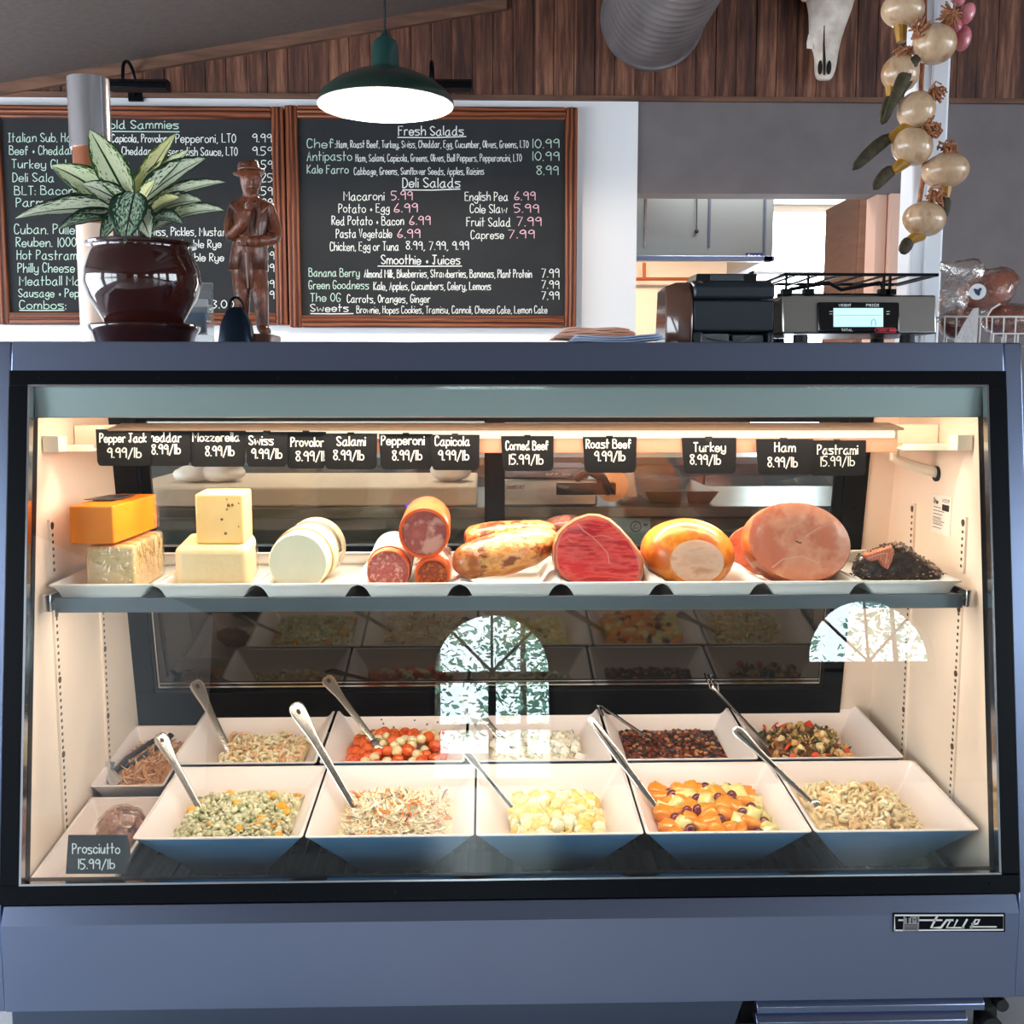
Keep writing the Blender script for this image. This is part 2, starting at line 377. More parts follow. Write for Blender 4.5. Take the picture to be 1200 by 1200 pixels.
# front wall (behind the camera) with two arched windows, the middle one over a glazed door
def arch(cx, r, zs, n=24): return [(cx + r * math.cos(PI * k / n), zs + r * math.sin(PI * k / n)) for k in range(n + 1)]
AR = [(.045, .80, 1.45, .0), (5.03, .86, 1.55, 1.36)]
b = MB(); y0, y1 = FWY - .15, FWY
edge = [LWX - .15, AR[0][0] - AR[0][1], AR[0][0] + AR[0][1], AR[1][0] - AR[1][1], AR[1][0] + AR[1][1], RWX + .15]
for i in (0, 2, 4): b.bb(edge[i], edge[i + 1], y0, y1, 0, 5)
for (cx, r, zs, z0) in AR:
    if z0 > 0: b.bb(cx - r, cx + r, y0, y1, 0, z0)
    p = arch(cx, r, zs)
    for i in range(len(p) - 1):
        q = [(p[i][0], y0, p[i][1]), (p[i + 1][0], y0, p[i + 1][1]), (p[i + 1][0], y0, 5), (p[i][0], y0, 5)]; b.prism(q, (0, .15, 0))
struct('wall_front', b, mat('taupe_wall_paint', (92, 84, 78), .7), smooth=0)
for i, (cx, r, zs, z0) in enumerate(AR):
    WN[0] += 1; b = MB(); a0, a1 = FWY - .10, FWY - .04
    p = arch(cx, r, zs); q = arch(cx, r - .06, zs)
    for k in range(len(p) - 1): b.prism([(p[k][0], a0, p[k][1]), (p[k + 1][0], a0, p[k + 1][1]), (q[k + 1][0], a0, q[k + 1][1]), (q[k][0], a0, q[k][1])], (0, .06, 0))
    b.bb(cx - r, cx + r, a0, a1, zs - .14, zs)
    for an in (45, 90, 135):
        d = V((math.cos(R(an)), 0, math.sin(R(an)))); b.tube([V((cx, FWY - .07, zs)), V((cx, FWY - .07, zs)) + d * (r - .03)], .02, 6)
    for xx in (cx - r + .03, cx, cx + r - .03): b.bb(xx - (.05 if xx == cx else .03), xx + (.05 if xx == cx else .03), a0, a1, z0, zs)
    b.bb(cx - r, cx + r, a0, a1, z0, z0 + .1)
    if z0 == 0: b.bb(cx - r, cx + r, a0, a1, .7, .78)
    struct('window_%d' % WN[0] if i else 'door_1', b, BRONZE, smooth=0)
# back wall with the menu boards, plank gable above, grey wall with the pass-through
OX0, OX1, OZ = .602, 1.735, 2.033
b = MB(); b.bb(LWX - .15, OX0, WY, WY + .14, 0, 2.41); struct('wall_back', b, WALLW, smooth=0)
b = MB(); b.bb(OX0, RWX, WY + .01, WY + .14, OZ, 2.41); b.bb(OX1, RWX, WY + .01, WY + .14, 0, OZ); b.bb(OX0, OX1, WY + .01, WY + .14, 0, .85)
struct('wall_passthrough', b, WALLG, smooth=0)
b = MB(); x = LWX - .15; i = 0
while x < RWX:
    x2 = min(x + .085, RWX); zt = (ceil_z(x) + ceil_z(x2)) / 2 + .06; zt = max(zt, 2.42)
    b.bb(x + .0015, x2 - .0015, WY - .008 * random.random(), WY + .12, 2.412, zt); x = x2
b.prism([(LWX, WY + .10, 2.42), (RWX, WY + .10, 2.42), (RWX, WY + .10, ceil_z(RWX)), (.05, WY + .10, ceil_z(.05)), (LWX, WY + .10, ceil_z(LWX))], (0, .04, 0))
struct('wall_gable', b, PLANK, smooth=0)
struct('trim_1', MB().bb(LWX, RWX, WY - .016, WY, 2.405, 2.425), TRIMW, smooth=0)
def slope(x0, x1, h, y0, y1): return MB().prism([(x0, y0, ceil_z(x0)), (x1, y0, ceil_z(x1)), (x1, y0, ceil_z(x1) - h), (x0, y0, ceil_z(x0) - h)], (0, y1 - y0, 0))
struct('trim_2', slope(LWX, .05, .045, WY - .03, WY), TRIMW, smooth=0)
b = MB(); b.bb(OX1 - .05, OX1, WY - .01, WY + .14, .85, OZ); b.bb(OX1 - .10, OX1 - .055, WY + .02, WY + .14, .85, OZ)
struct('trim_3', b, mat('jamb_paint', (232, 190, 170), .5), smooth=0)
# kitchen behind the pass-through
KX0, KX1 = 2.12, 3.3
b = MB(); b.bb(-.6, 5.0, 7.0, 7.1, 0, .5); b.bb(-.6, KX0, 7.0, 7.1, .5, 2.75); b.bb(KX1, 5.0, 7.0, 7.1, .5, 2.75); b.bb(KX0, KX1, 7.0, 7.1, 2.64, 2.75)
struct('wall_kitchen', b, WARMW, smooth=0)
b = MB(); b.bb(-.7, -.6, WY + .14, 7.1, 0, 2.75); b.bb(5.0, 5.1, WY + .14, 7.1, 0, 2.75); struct('wall_kitchen_sides', b, WALLW, smooth=0)
struct('ceiling_kitchen', MB().bb(-.7, 5.1, WY + .14, 7.1, 2.7, 2.8), mat('white_ceiling', (235, 235, 232), .7), smooth=0)
b = MB(); b.bb(KX0, KX0 + .04, 7.0, 7.06, .5, 2.64); b.bb(KX1 - .04, KX1, 7.0, 7.06, .5, 2.64); b.bb(KX0, KX1, 7.0, 7.06, 2.14, 2.17)
struct('window_%d' % (WN[0] + 1), b, mat('white_sash', (240, 242, 245), .5), smooth=0)
area('daylight', ((KX0 + KX1) / 2, 7.14, 1.5), (1.0, 2.0), 1, (1, 1, 1), (R(-90), 0, 0), True)
struct('ground', MB().bb(-40, 40, -60, FWY - .3, -.3, -.12), mat('pale_gravel', (150, 146, 138), .9), smooth=0)

# ------------------------------------------------------------------ the refrigerated deli case
case = thing('deli_case', 'long stainless refrigerated deli display case with a leaning glass front', 'display case', (0.005, .4, 0))
CXM = .005
TW = MX.Translation((CXM, 0, 0))
b = MB(TW)
prof = [(-.004, .09), (-.004, .285), (.153, 1.235), (.165, 1.289), (.84, 1.289), (.84, .09)]
for s in (-1, 1):
    b2 = MB(TW); x0 = s * .917; b2.prism([(x0, y, z) for y, z in prof], (s * .034, 0, 0)); obj('end_panel', b2, STEEL, case, bevel=.003)
b = MB(TW); b.prism([(-.916, .152, 1.233), (-.916, .162, 1.289), (-.916, .60, 1.289), (-.916, .60, 1.262), (-.916, .20, 1.262), (-.916, .19, 1.233)], (1.832, 0, 0))
obj('header', b, STEEL, case, bevel=.002)
GM = TW @ MX(((1, 0, 0, 0), (0, GDIR.y, GN.y, 0), (0, GDIR.z, GN.z, .285), (0, 0, 0, 1)))
b = MB(GM); v0, v1 = .008, .962
for u0, u1, a, c in ((-.915, .915, v0, v0 + .036), (-.915, .915, v1 - .028, v1), (-.915, -.879, v0 + .031, v1 - .028), (.879, .915, v0 + .031, v1 - .028)): b.bb(u0, u1, a, c, -.03, .012)
for k in range(9):
    for vv in (v0 + .016, v1 - .013): b.cyl((-.86 + .215 * k, vv, .012), (-.86 + .215 * k, vv, .0135), .003, n=8)
obj('window_frame', b, BLACKF, case, bevel=.003)
b = MB(GM)
for u0, u1, a, c in ((-.881, .881, v0 + .033, v0 + .0365), (-.881, .881, v1 - .0295, v1 - .026), (-.881, -.877, v0 + .035, v1 - .027), (.877, .881, v0 + .035, v1 - .027)): b.bb(u0, u1, a, c, -.004, .0128)
obj('frame_edge_strip', b, CHROME, case, smooth=0)
obj('front_glass', MB(GM).bb(-.882, .882, v0 + .02, v1 - .02, -.004, .002), GLASS, case, smooth=0)
b = MB(TW); b.prism([(-.912, -.001, .288), (-.912, -.016, .258), (-.912, -.016, .097), (-.912, .02, .097), (-.912, .02, .288)], (1.824, 0, 0)); obj('lower_panel', b, STEEL, case, smooth=0, bevel=.0008, seg=1)
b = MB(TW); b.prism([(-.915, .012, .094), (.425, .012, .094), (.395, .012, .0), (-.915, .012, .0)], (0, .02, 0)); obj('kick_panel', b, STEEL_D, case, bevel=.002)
g = obj('vent_grille', MB(TW).bb(.43, .86, .07, .08, 0, .094), BLACKM, case, smooth=0)
for k in range(4):
    z = .094 - k * .03; w = .86 - .03 * min(k, 2)
    b = MB(TW); b.prism([(.44, .0, z), (.44, -.012, z - .012), (.44, -.012, z - .024), (.44, .03, z - .012)], (w - .44, 0, 0)); obj('louvre', b, STEEL, g, bevel=.001)
b = MB(TW); b.bb(.87, .90, .02, .05, 0, .09); b.cyl((.88, .03, .03), (.88, -.005, .03), .02, n=12); b.cyl((.90, .02, .07), (.90, .0, .07), .012, n=10); obj('caster_bracket', b, BLACKM, case)
# inner lining, floor, ceiling
for s in (-1, 1):
    b = MB(TW); pr = [(gy(.25) + .012, .25), (gy(1.225) + .012, 1.225), (.66, 1.225), (.74, .25)]
    b.prism([(s * .888, y, z) for y, z in pr], (s * .026, 0, 0)); obj('side_lining', b, LINER, case, smooth=0)
obj('inner_ceiling', MB(TW).bb(-.888, .888, .165, .60, 1.225, 1.235), LINER, case, smooth=0)
obj('canopy_lip', MB(TW).bb(-.886, .886, .158, .172, 1.150, 1.224), ALU, case, bevel=.002)
b = MB(TW); b.hexa([(-.886, .01, .205), (.886, .01, .205), (.886, .74, .26), (-.886, .74, .26)], [(-.886, .01, .215), (.886, .01, .215), (.886, .74, .27), (-.886, .74, .27)]); obj('deck_pan', b, BLACKM, case, smooth=0)
b = MB(TW)
for k in range(58):
    x = -.86 + k * .0302; b.hexa([(x, .02, .240), (x + .014, .02, .240), (x + .014, .70, .290), (x, .70, .290)], [(x, .02, .250), (x + .014, .02, .250), (x + .014, .70, .300), (x, .70, .300)])
for y in (.03, .3, .6): b.bb(-.87, .87, y, y + .02, .223 + .075 * y, .240 + .075 * y)
obj('deck_rack', b, BLACKF, case, smooth=0)
# shelf
b = MB(TW); b.bb(-.862, .862, .152, .55, .804, .810); b.bb(-.856, .856, .146, .152, .788, .8155); sh = obj('shelf', b, steel_mat('shelf_steel', (128, 136, 142), .3), case, bevel=.001)
for s in (-1, 1): obj('shelf_bracket', MB(TW).bb(s * .872 - .008, s * .872 + .008, .15, .60, .788, .822), CHROME, sh, bevel=.002)
obj('lamp_tube_or_added_strip', MB(TW).bb(-.80, .80, .185, .205, .801, .8035), mat('added_glow_strip', (255, 240, 222), .5, emit=2), sh, smooth=0)  # added glowing strip, hidden by the shelf lip, goes with the light below it
# shelf standards with dark slots
for s in (-1, 1):
    for y in (.22, .47):
        for z0, z1 in ((.845, .955), (.33, .80)):
            b = MB(TW); b.bb(s * .8855 - .0025, s * .8855 + .0025, y - .01, y + .01, z0, z1); st = obj('shelf_standard', b, LINER, case, smooth=0)
            b = MB(TW); z = z0 + .012
            while z < z1 - .006: b.bb(s * .8826 - .0006, s * .8826 + .0006, y - .003, y + .003, z - .0028, z + .0028); z += .0135
            for zz in ((z1 - .012,) if z1 > .9 else (z1 - .03, z1 - .16, z1 - .31)): b.cyl((s * .8835, y, zz), (s * .8815, y, zz), .0065, n=10)
            obj('slot_row', b, mat('slot_dark', (70, 52, 44), .6) if 'slot_dark' not in bpy.data.materials else bpy.data.materials['slot_dark'], st, smooth=0)
# notice sticker on the right lining
pc = [P(1056, 602, .30), P(1093, 614, .22)]
b = MB(TW); b.bb(.8862, .8876, .285, .375, .905, .985); nt_ = obj('notice_sticker', b, mat('paper_white', (228, 220, 208), .5), case, smooth=0)
b = MB(TW); INK = mat('black_ink', (40, 34, 32), .6)
fS = lambda u, v: V((.8855, .375 - u, .985 - v))
write(b, 'True', .008, .03, .018, .010, fS, .0018, .1); write(b, 'KEEP', .052, .084, .012, .006, fS, .0012, .1)
b.bb(.8855, .886, .293, .325, .955, .968)
for k in range(7): ribbon(b, [(.008, .026 + k * .007), (.008 + .06 * (.6 + .4 * ((k * 37) % 10) / 10), .026 + k * .007)], .0014, fS)
ribbon(b, [(.01, .05), (.05, .05), (.05, .058), (.01, .058), (.01, .05)], .001, fS)
obj('sticker_print', b, INK, nt_, smooth=0)
# rear frame and sliding doors
RD = V((0, -.158, .9874)); RN = V((0, -.9874, -.158))
RMx = TW @ MX(((1, 0, 0, 0), (0, RD.y, RN.y, .70), (0, RD.z, RN.z, .44), (0, 0, 0, 1)))
b = MB(RMx)
for q in ((-.90, .812, -.06, .045), (-.90, .812, .345, .385), (-.90, .826, .715, .785), (-.90, -.842, .045, .345), (.765, .812, .045, .345), (-.90, -.835, .385, .715), (.772, .826, .385, .715)): b.bb(*q, -.015, .022)
for u, vv in ((-.86, .30), (-.86, .11), (-.868, .63), (.80, .50), (.79, .12)): b.cyl((u, vv, .022), (u, vv, .0245), .006, n=10)
rf = obj('rear_frame', b, BLACKF, case, bevel=.002)
obj('rear_lining', MB(RMx).bb(.80, .90, -.10, .785, -.02, .016).bb(-.90, .81, -.12, -.055, -.02, .016), LINER, case, smooth=0)
b = MB(RMx); b.bb(-.842, .768, .045, .345, -.008, .002)
obj('lower_rear_pane', b, mat('dark_glossy_glass', (14, 17, 17), .04, ior=1.75), case, smooth=0)
b = MB(RMx)
for q in ((-.838, .763, .052, .056), (-.838, .763, .063, .065), (-.838, -.834, .056, .34), (.759, .763, .056, .34)): b.bb(*q, .002, .006)
obj('pane_edge_strip', b, CHROME, case, smooth=0)
for u0, u1, w in ((-.835, -.03, -.004), (-.03, .775, .010)):
    d = obj('sliding_door', MB(RMx).bb(u0 + .02, u1 - .02, .405, .70, w - .002, w + .002), PANE, case, smooth=0)
    b = MB(RMx)
    for q in ((u0, u0 + .022, .385, .715), (u1 - .024, u1, .385, .715), (u0, u1, .385, .405), (u0, u1, .70, .715)): b.bb(*q, w - .006, w + .006)
    obj('door_edge', b, BLACKF, d, smooth=0)
    obj('door_rail', MB(RMx).bb(u0 + .03, u1 - .03, .407, .412, w + .004, w + .008), CHROME, d, smooth=0)
obj('centre_stile', MB(RMx).bb(-.048, -.008, .385, .715, .017, .024), BLACKF, case, bevel=.001)
# light fixture above the shelf
fx = obj('light_fixture', MB(TW).prism([(-.78, .25, 1.1225), (-.78, .25, 1.127), (-.78, .33, 1.135), (-.78, .40, 1.132), (-.78, .40, 1.124)], (1.55, 0, 0)), mat('fixture_metal', (120, 100, 84), .35, .6), case)
obj('lamp_tube_or_added_strip', MB(TW).bb(-.775, .765, .276, .300, 1.104, 1.121), mat('warm_tube', (255, 238, 218), .4, emit=1.0), fx, bevel=.004)
obj('tag_rail', MB(TW).bb(-.775, .765, .266, .270, 1.078, 1.106), mat('tag_rail_plastic', (196, 128, 102), .5, sss=0), fx, bevel=.001)
CREAMM = mat('cream_bracket', (236, 226, 206), .4)
for s, xa, xb in ((-1, -.886, -.805), (1, .765, .886)):
    b = MB(TW)
    b.hexa([(xa, .24, 1.083), (xb, .24, 1.083), (xb, .36, 1.088), (xa, .36, 1.088)], [(xa, .24, 1.087), (xb, .24, 1.087), (xb, .36, 1.092), (xa, .36, 1.092)])
    b.bb(xa, xb, .236, .241, 1.083, 1.096)
    xe = xb if s > 0 else xa
    b.prism([(xe - s * .001, .20, 1.085), (xe - s * .001, .20, 1.115), (xe - s * .001, .24, 1.113), (xe - s * .001, .24, 1.083)], (-s * .03, 0, 0))
    b.bb(min(xa, xb), max(xa, xb), .36, .40, 1.09, 1.13)
    xi = xa if s > 0 else xb
    b.bb(xi - .003, xi + .003, .276, .40, 1.085, 1.128)
    obj('lamp_bracket', b, CREAMM, fx, bevel=.001)
b = MB(TW); b.tube([(.80, .37, 1.088), (.80, .37, 1.06), (.82, .365, 1.05), (.868, .36, 1.035), (.886, .36, 1.03)], .011, 10); obj('conduit', b, CREAMM, fx)
b = MB(TW); b.cyl((.8825, .36, 1.028), (.888, .36, 1.028), .016, n=14); obj('conduit_grommet', b, BLACKM, fx)
b = MB(TW)
for i in range(7): b.bb(.80 + .01 * i, .808 + .01 * i, .3, .40, 1.133, 1.136)
# maker's badge on the lower panel
YB = -.0165
def fB(x, y): return P(1030 + x * .14167, 1050 + y * .14167, YB - .0022)
q = [P(1030 + x * .14167, 1050 + y * .14167, YB + .001) for x, y in ((112, 138), (1040, 138), (1040, 292), (112, 292))]
bd = obj('badge', MB().prism(q, (0, -.0022, 0)), BLACKF, case, smooth=0)
b = MB()
ribbon(b, [(130, 285), (130, 160), (1030, 160), (1030, 280), (130, 285)], 14, fB)
ribbon(b, [(165, 200), (520, 200)], 14, fB)
for st, w in (([(480, 170), (432, 262), (500, 262)], 20), ([(512, 262), (560, 200), (610, 200)], 18), ([(590, 205), (560, 262), (612, 262)], 14), ([(648, 200), (618, 262), (700, 262)], 16), ([(728, 196), (690, 262)], 16), ([(760, 262), (800, 196), (832, 196), (815, 230), (770, 232)], 16), ([(755, 255), (970, 255)], 12)): ribbon(b, st, w, fB)
obj('badge_lettering', b, mat('badge_silver', (226, 226, 222), .4, .2), bd, smooth=0)
def fB2(x, y): return P(1030 + x * .14167, 1050 + y * .14167, YB - .0032)
q = [P(1030 + x * .14167, 1050 + y * .14167, YB - .001) for x, y in ((200, 162), (330, 162), (325, 285), (195, 285))]
em = obj('badge_emblem', MB().prism(q, (0, -.002, 0)), CHROME, bd, smooth=0)
b = MB(); write(b, 'T', 222, 256, 222, 46, fB2, 12, 0); write(b, 'M', 272, 318, 220, 44, fB2, 9, 0)
for k in range(3): ribbon(b, [(212, 240 + k * 16), (318, 240 + k * 16)], 6, fB2)
obj('emblem_print', b, BLACKF, em, smooth=0)

# ------------------------------------------------------------------ menu boards
FRAMEW = mat('stained_pine_frame', (70, 30, 18), .45, c2=[(116, 56, 30), (140, 76, 42)], sc=(16, 5, 2.2), wave=(5, 1.2), det=2, contrast=(.1, .9))
FRAMEH = mat('stained_pine_rail', (70, 30, 18), .45, c2=[(116, 56, 30), (140, 76, 42)], sc=(2.2, 5, 16), wave=(5, 1.2, 'Z'), det=2, contrast=(.1, .9))
SLATE = mat('blackboard', (27, 29, 33), .8, c2=(35, 37, 41), sc=(3, 3, 3))
TY = WY - .0395
def fT(x, y): return P(x, y, TY)
def board(name, label, x0, x1, z0, z1):
    t = thing(name, label, 'menu board', ((x0 + x1) / 2, WY - .03, z0), 'chalk menu boards')
    w = .050
    obj('slate', MB().bb(x0 + .03, x1 - .03, WY - .038, WY - .012, z0 + .03, z1 - .03), SLATE, t, smooth=0)
    for q, mm in (((x0, x0 + w, z0, z1), FRAMEW), ((x1 - w, x1, z0, z1), FRAMEW), ((x0 + w, x1 - w, z0, z0 + w), FRAMEH), ((x0 + w, x1 - w, z1 - w, z1), FRAMEH)):
        a, c, lo, hi = q; b = MB(); b.bb(a, c, WY - .055, WY - .001, lo, hi)
        if c - a < .1: b.bb(a + .018, c - .018, WY - .062, WY - .05, lo, hi)
        else: b.bb(a, c, WY - .062, WY - .05, lo + .018, hi - .018)
        obj('frame_bar', b, mm, t, bevel=.006)
    return t
def lettering(t, rows, m_, w=.98, fn=fT, name='chalk_lettering'):
    for r in rows:
        b = MB()
        if isinstance(r[0], str): write(b, r[0], r[1], r[2], r[3], r[4], fn, w if r[4] > 8.6 else w * .82)
        else: ribbon(b, [(r[0], r[2]), ((r[0] + r[1]) / 2, r[2] + .3), (r[1], r[3])], 1.2, fn)
        obj(name if isinstance(r[0], str) else 'chalk_underline', b, m_, t, smooth=0)
b1 = board('menu_board', 'wood framed chalkboard menu of sandwiches hanging behind the potted plant', -2.085, -.874, 1.475, 2.362)
lettering(b1, [('old Sammies', 129, 209, 150.5, 9.5), (128, 210, 154, 154.5)], CHALKG, 1.15)
lettering(b1, [('Italian Sub. Ham', 10, 92, 166, 10), ('Beef & Cheddar', 11, 86, 181, 10), ('Turkey Club', 14, 82, 197, 10), ('Deli Sala', 15, 63, 213, 10), ('BLT: Bacon', 17, 86, 228, 10), ('Parma: P', 19, 75, 242, 10),
    ('Cuban. Pulled', 17, 96, 274, 11), ('Reuben. 1000', 19, 89, 289, 10.5), ('Hot Pastrami', 20, 92, 304, 10.5), ('Philly Cheese', 21, 87, 319, 10.5), ('Meatball Ma', 23, 94, 334, 10.5), ('Sausage & Pep', 22, 92, 348, 9.5), ('Combos:', 23, 77, 362, 9.5), (23, 75, 363.6, 363.6)], CHALKG)
lettering(b1, [('Capicola, Provolone,', 131, 202, 166.5, 9), ('Pepperoni, LTO', 206, 276, 167, 10), ('Cheddar, Hor', 143, 195, 181, 9), ('seradish Sauce, LTO', 197, 278, 182, 9.5), ('anini', 160, 200, 259, 8.5), (164, 198, 262, 261.5),
    (', Swiss, Pickles, Mustard', 166, 270, 276, 9.5), ('h, Marble Rye', 196, 259, 290, 9), ('Marble Rye', 208, 262, 306, 9), ('3.0.)', 248, 274, 361, 9),
    ('9.99', 296, 318, 166.5, 9.5), ('9.59', 296, 319, 181.5, 9.5), ('9.59', 297, 319, 197.5, 9.5), ('9.25', 297, 319, 213, 9.5), ('9.59', 297, 319, 228.5, 9.5), ('9.99', 297, 319, 242.5, 9.5),
    ('9.99', 300, 321, 290, 9), ('9.99', 300, 321, 304, 9), ('9.99', 300, 321, 318, 9), ('9.99', 300, 321, 337, 9), ('9.99', 300, 321, 350, 9)], CHALK)
b2 = board('menu_board', 'wood framed chalkboard menu of salads and juices hanging beside the white wall strip', -.868, .343, 1.465, 2.368)
lettering(b2, [('Fresh Salads', 467, 543, 158.5, 10.5), (466, 546, 161, 160), ('Deli Salads', 472, 539, 219.5, 11), (472, 539, 222.5, 221.5), ('Smoothie & Juices', 447, 539, 309.5, 10.5), (443, 541, 311.8, 311.8), ('Sweets', 364, 408, 365, 8.5), (364, 414, 367.5, 367.5)], CHALK, 1.2)
lettering(b2, [('Chef:', 360, 393, 173, 10), ('Antipasto', 360, 412, 188, 10.5), ('Kale Farro', 360, 408, 203, 9.5), ('10.99', 623, 655, 173, 10), ('10.99', 623, 655, 188, 10), ('8.99', 629, 654, 204.5, 10),
    ('Banana Berry', 362, 421, 324, 9.5), ('Green Goodness', 362, 432, 338.5, 9.5), ('The OG', 364, 399, 353, 9.5)], CHALKG)
lettering(b2, [('Ham, Roast Beef, Turkey, Swiss, Cheddar, Egg, Cucumber, Olives, Greens, LTO', 395, 619, 173, 8.2), ('Ham, Salami, Capicola, Greens, Olives, Bell Peppers, Pepperoncini, LTO', 417, 611, 189, 8.2), ('Cabbage, Greens, Sunflower Seeds, Apples, Raisins', 415, 567, 204.5, 8.2),
    ('Macaroni', 403, 450, 234.5, 10), ('Potato & Egg', 397, 456, 249, 10), ('Red Potato & Bacon', 389, 473, 263.5, 10), ('Pasta Vegetable', 394, 459, 278.5, 10), ('Chicken, Egg or Tuna', 387, 467, 293.5, 10),
    ('English Pea', 545, 595, 235, 10), ('Cole Slaw', 551, 594, 249.5, 10), ('Fruit Salad', 547, 598, 265, 10), ('Caprese', 552, 590, 279.5, 9.5), ('8.99, 7.99, 9.99', 476, 549, 292.5, 9.5),
    ('Almond Milk, Blueberries, Strawberries, Bananas, Plant Protein', 427, 623, 325, 9), ('Kale, Apples, Cucumbers, Celery, Lemons', 438, 575, 339.5, 9), ('Carrots, Oranges, Ginger', 407, 504, 354.5, 9), ('Brownie, Hopes Cookies, Tramisu, Cannoli, Cheese Cake, Lemon Cake', 418, 641, 367, 8.4),
    ('7.99', 635, 655, 325, 10), ('7.99', 635, 655, 338, 9), ('7.99', 635, 655, 351, 9)], CHALK)
lettering(b2, [('5.99', 459, 483, 234, 10), ('6.99', 462, 489, 248.5, 10), ('6.99', 480, 504, 263, 10), ('6.99', 466, 492, 278.5, 10), ('6.99', 603, 627, 234, 9.5), ('5.99', 603, 631, 249, 9.5), ('7.99', 606, 634, 264.5, 10), ('7.99', 596, 626, 279, 9.5)], CHALKP)
# picture lights over the boards
def picture_light(label, px0, px1, hook):
    a, c = P(px0, 110, 2.62), P(px1, 110, 2.62); z = a.z + .015; cx = P(hook, 90, 2.7).x
    t = thing('picture_light', label, 'lamp', (cx, WY, z), 'picture lights')
    b = MB(); b.prism([(a.x, 2.58, z), (a.x, 2.58, z + .02), (a.x, 2.61, z + .04), (a.x, 2.65, z + .04), (a.x, 2.66, z)], (c.x - a.x, 0, 0)); obj('lamp_shade', b, BLACKF, t, bevel=.003)
    pts = [(cx, 2.63, z + .03)] + [(cx + .004, 2.70 + .075 * math.cos(PI - PI * k / 10), z + .07 + .06 * math.sin(PI * k / 10)) for k in range(11)] + [(cx, 2.776, z + .03), (cx, WY - .012, z + .02)]
    obj('gooseneck', MB().tube(pts, .007, 8), BLACKF, t)
    obj('wall_plate', MB().bb(cx - .03, cx + .03, WY - .018, WY - .002, z, z + .06), BLACKF, t, bevel=.003)
picture_light('black picture light above the sandwich menu beside the steel pole', 128, 198, 150)
picture_light('black picture light above the salad menu partly behind the pendant lamp', 488, 553, 505)

# ------------------------------------------------------------------ pendant, duct, skull, posts
GREENE = mat('dark_green_enamel', (22, 48, 42), .3, coat=.5)
PX, PYY, PZ_ = -.342, 1.5, 2.05
t = thing('pendant_lamp', 'dark green barn pendant lamp lit white inside, hanging before the salad menu', 'lamp', (PX, PYY, 2.74))
outer = [(.205, 0), (.203, .012), (.188, .035), (.15, .065), (.10, .088), (.055, .102), (.042, .108)]
obj('lamp_shade', MB().lathe([(r, z) for r, z in outer], (PX, PYY, PZ_), 48, False, False), GREENE, t)
obj('shade_lining', MB().lathe([(.205, 0)] + [(r - .004, z - .002) for r, z in outer], (PX, PYY, PZ_), 48, False, True), mat('white_enamel', (250, 248, 240), .4), t)
obj('lamp_neck', MB().lathe([(.042, .108), (.040, .165), (.034, .185), (.014, .2), (.008, .215)], (PX, PYY, PZ_), 32), mat('green_neck', (20, 60, 56), .3, coat=.4), t)
obj('bulb', MB().ball((PX, PYY, PZ_ + .055), (.032, .032, .042), 16, 10), mat('lit_bulb', (255, 244, 226), .4, emit=40), t)
obj('cord', MB().tube([(PX, PYY, PZ_ + .21), (PX, PYY, ceil_z(PX) + .01)], .004, 8), BLACKM, t)
point('pendant_light', (PX, PYY, PZ_ + .012), 60, (1.0, .86, .70), .03)
# galvanised duct coming out of the gable wall over the camera
DX, DZ, DR = .655, 2.742, .205
b = MB(); pr = []
for k in range(60):
    y = WY + .02 - k * .06; pr += [(DR, y), (DR + .0015, y - .004), (DR + .0015, y - .010), (DR, y - .014)]
b.loft([[V((DX + r * math.cos(2 * PI * j / 48), y, DZ + r * math.sin(2 * PI * j / 48))) for j in range(48)] for r, y in pr], False, False)
b.loft([[V((DX + r * math.cos(2 * PI * j / 48), y, DZ + r * math.sin(2 * PI * j / 48))) for j in range(48)] for r, y in ((DR + .012, WY - .03), (DR + .012, WY + .01))], True, False)
tag(obj('ventilation_duct', b, mat('galvanised_steel', (150, 144, 146), .45, .55, c2=(130, 124, 126), sc=(9, 2, 9)), smooth=25), 'round grey spiral ventilation duct running out of the plank wall', 'duct')
# cow skull on the plank wall
SKY = 2.72
def S(px, py, dy=0): return P(px, py, SKY + dy)
t = thing('cow_skull', 'pale weathered cow skull hanging on the dark plank wall', 'skull', S(975, 20, .05))
BONE = mat('bone', (240, 228, 216), .6, c2=(206, 186, 172), sc=(14, 14, 14), bump=.2, bsc=(40, 40, 40))
rows = [(-70, 962, 1018, .05), (-45, 944, 1016, .08), (-20, 940, 1008, .09), (0, 944, 1001, .085), (15, 948, 997, .08), (32, 948, 990, .075), (48, 948, 985, .065), (57, 952, 983, .06), (66, 954.5, 981, .052), (80, 954, 980, .04), (90, 955, 976, .032), (95, 958, 973, .022)]
rings = []
for py, l, r, dep in rows:
    A, B = S(l, py), S(r, py); c = (A + B) / 2; hw = (B.x - A.x) / 2
    rings.append([c + V((hw * math.copysign(abs(math.cos(a)) ** .8, math.cos(a)), -dep * (.75 if math.sin(a) > 0 else .55) * math.copysign(abs(math.sin(a)) ** .8, math.sin(a)), 0)) for a in [2 * PI * k / 20 for k in range(20)]])
obj('cranium', MB().loft(rings), BONE, t, smooth=60, subsurf=1)
DARKH = mat('bone_hollow', (40, 26, 22), .9)
for (px, py, w, h) in ((961, 79, 2.6, 8), (971.5, 79, 2.6, 8)):
    c = S(px, py, -.030); q = S(px, py - 1, 0) - S(px + 1, py - 1, 0); s_ = abs(q.x); obj('nasal_opening', MB().ball(c, (w * s_, .012, h * s_), 12, 8), DARKH, t)
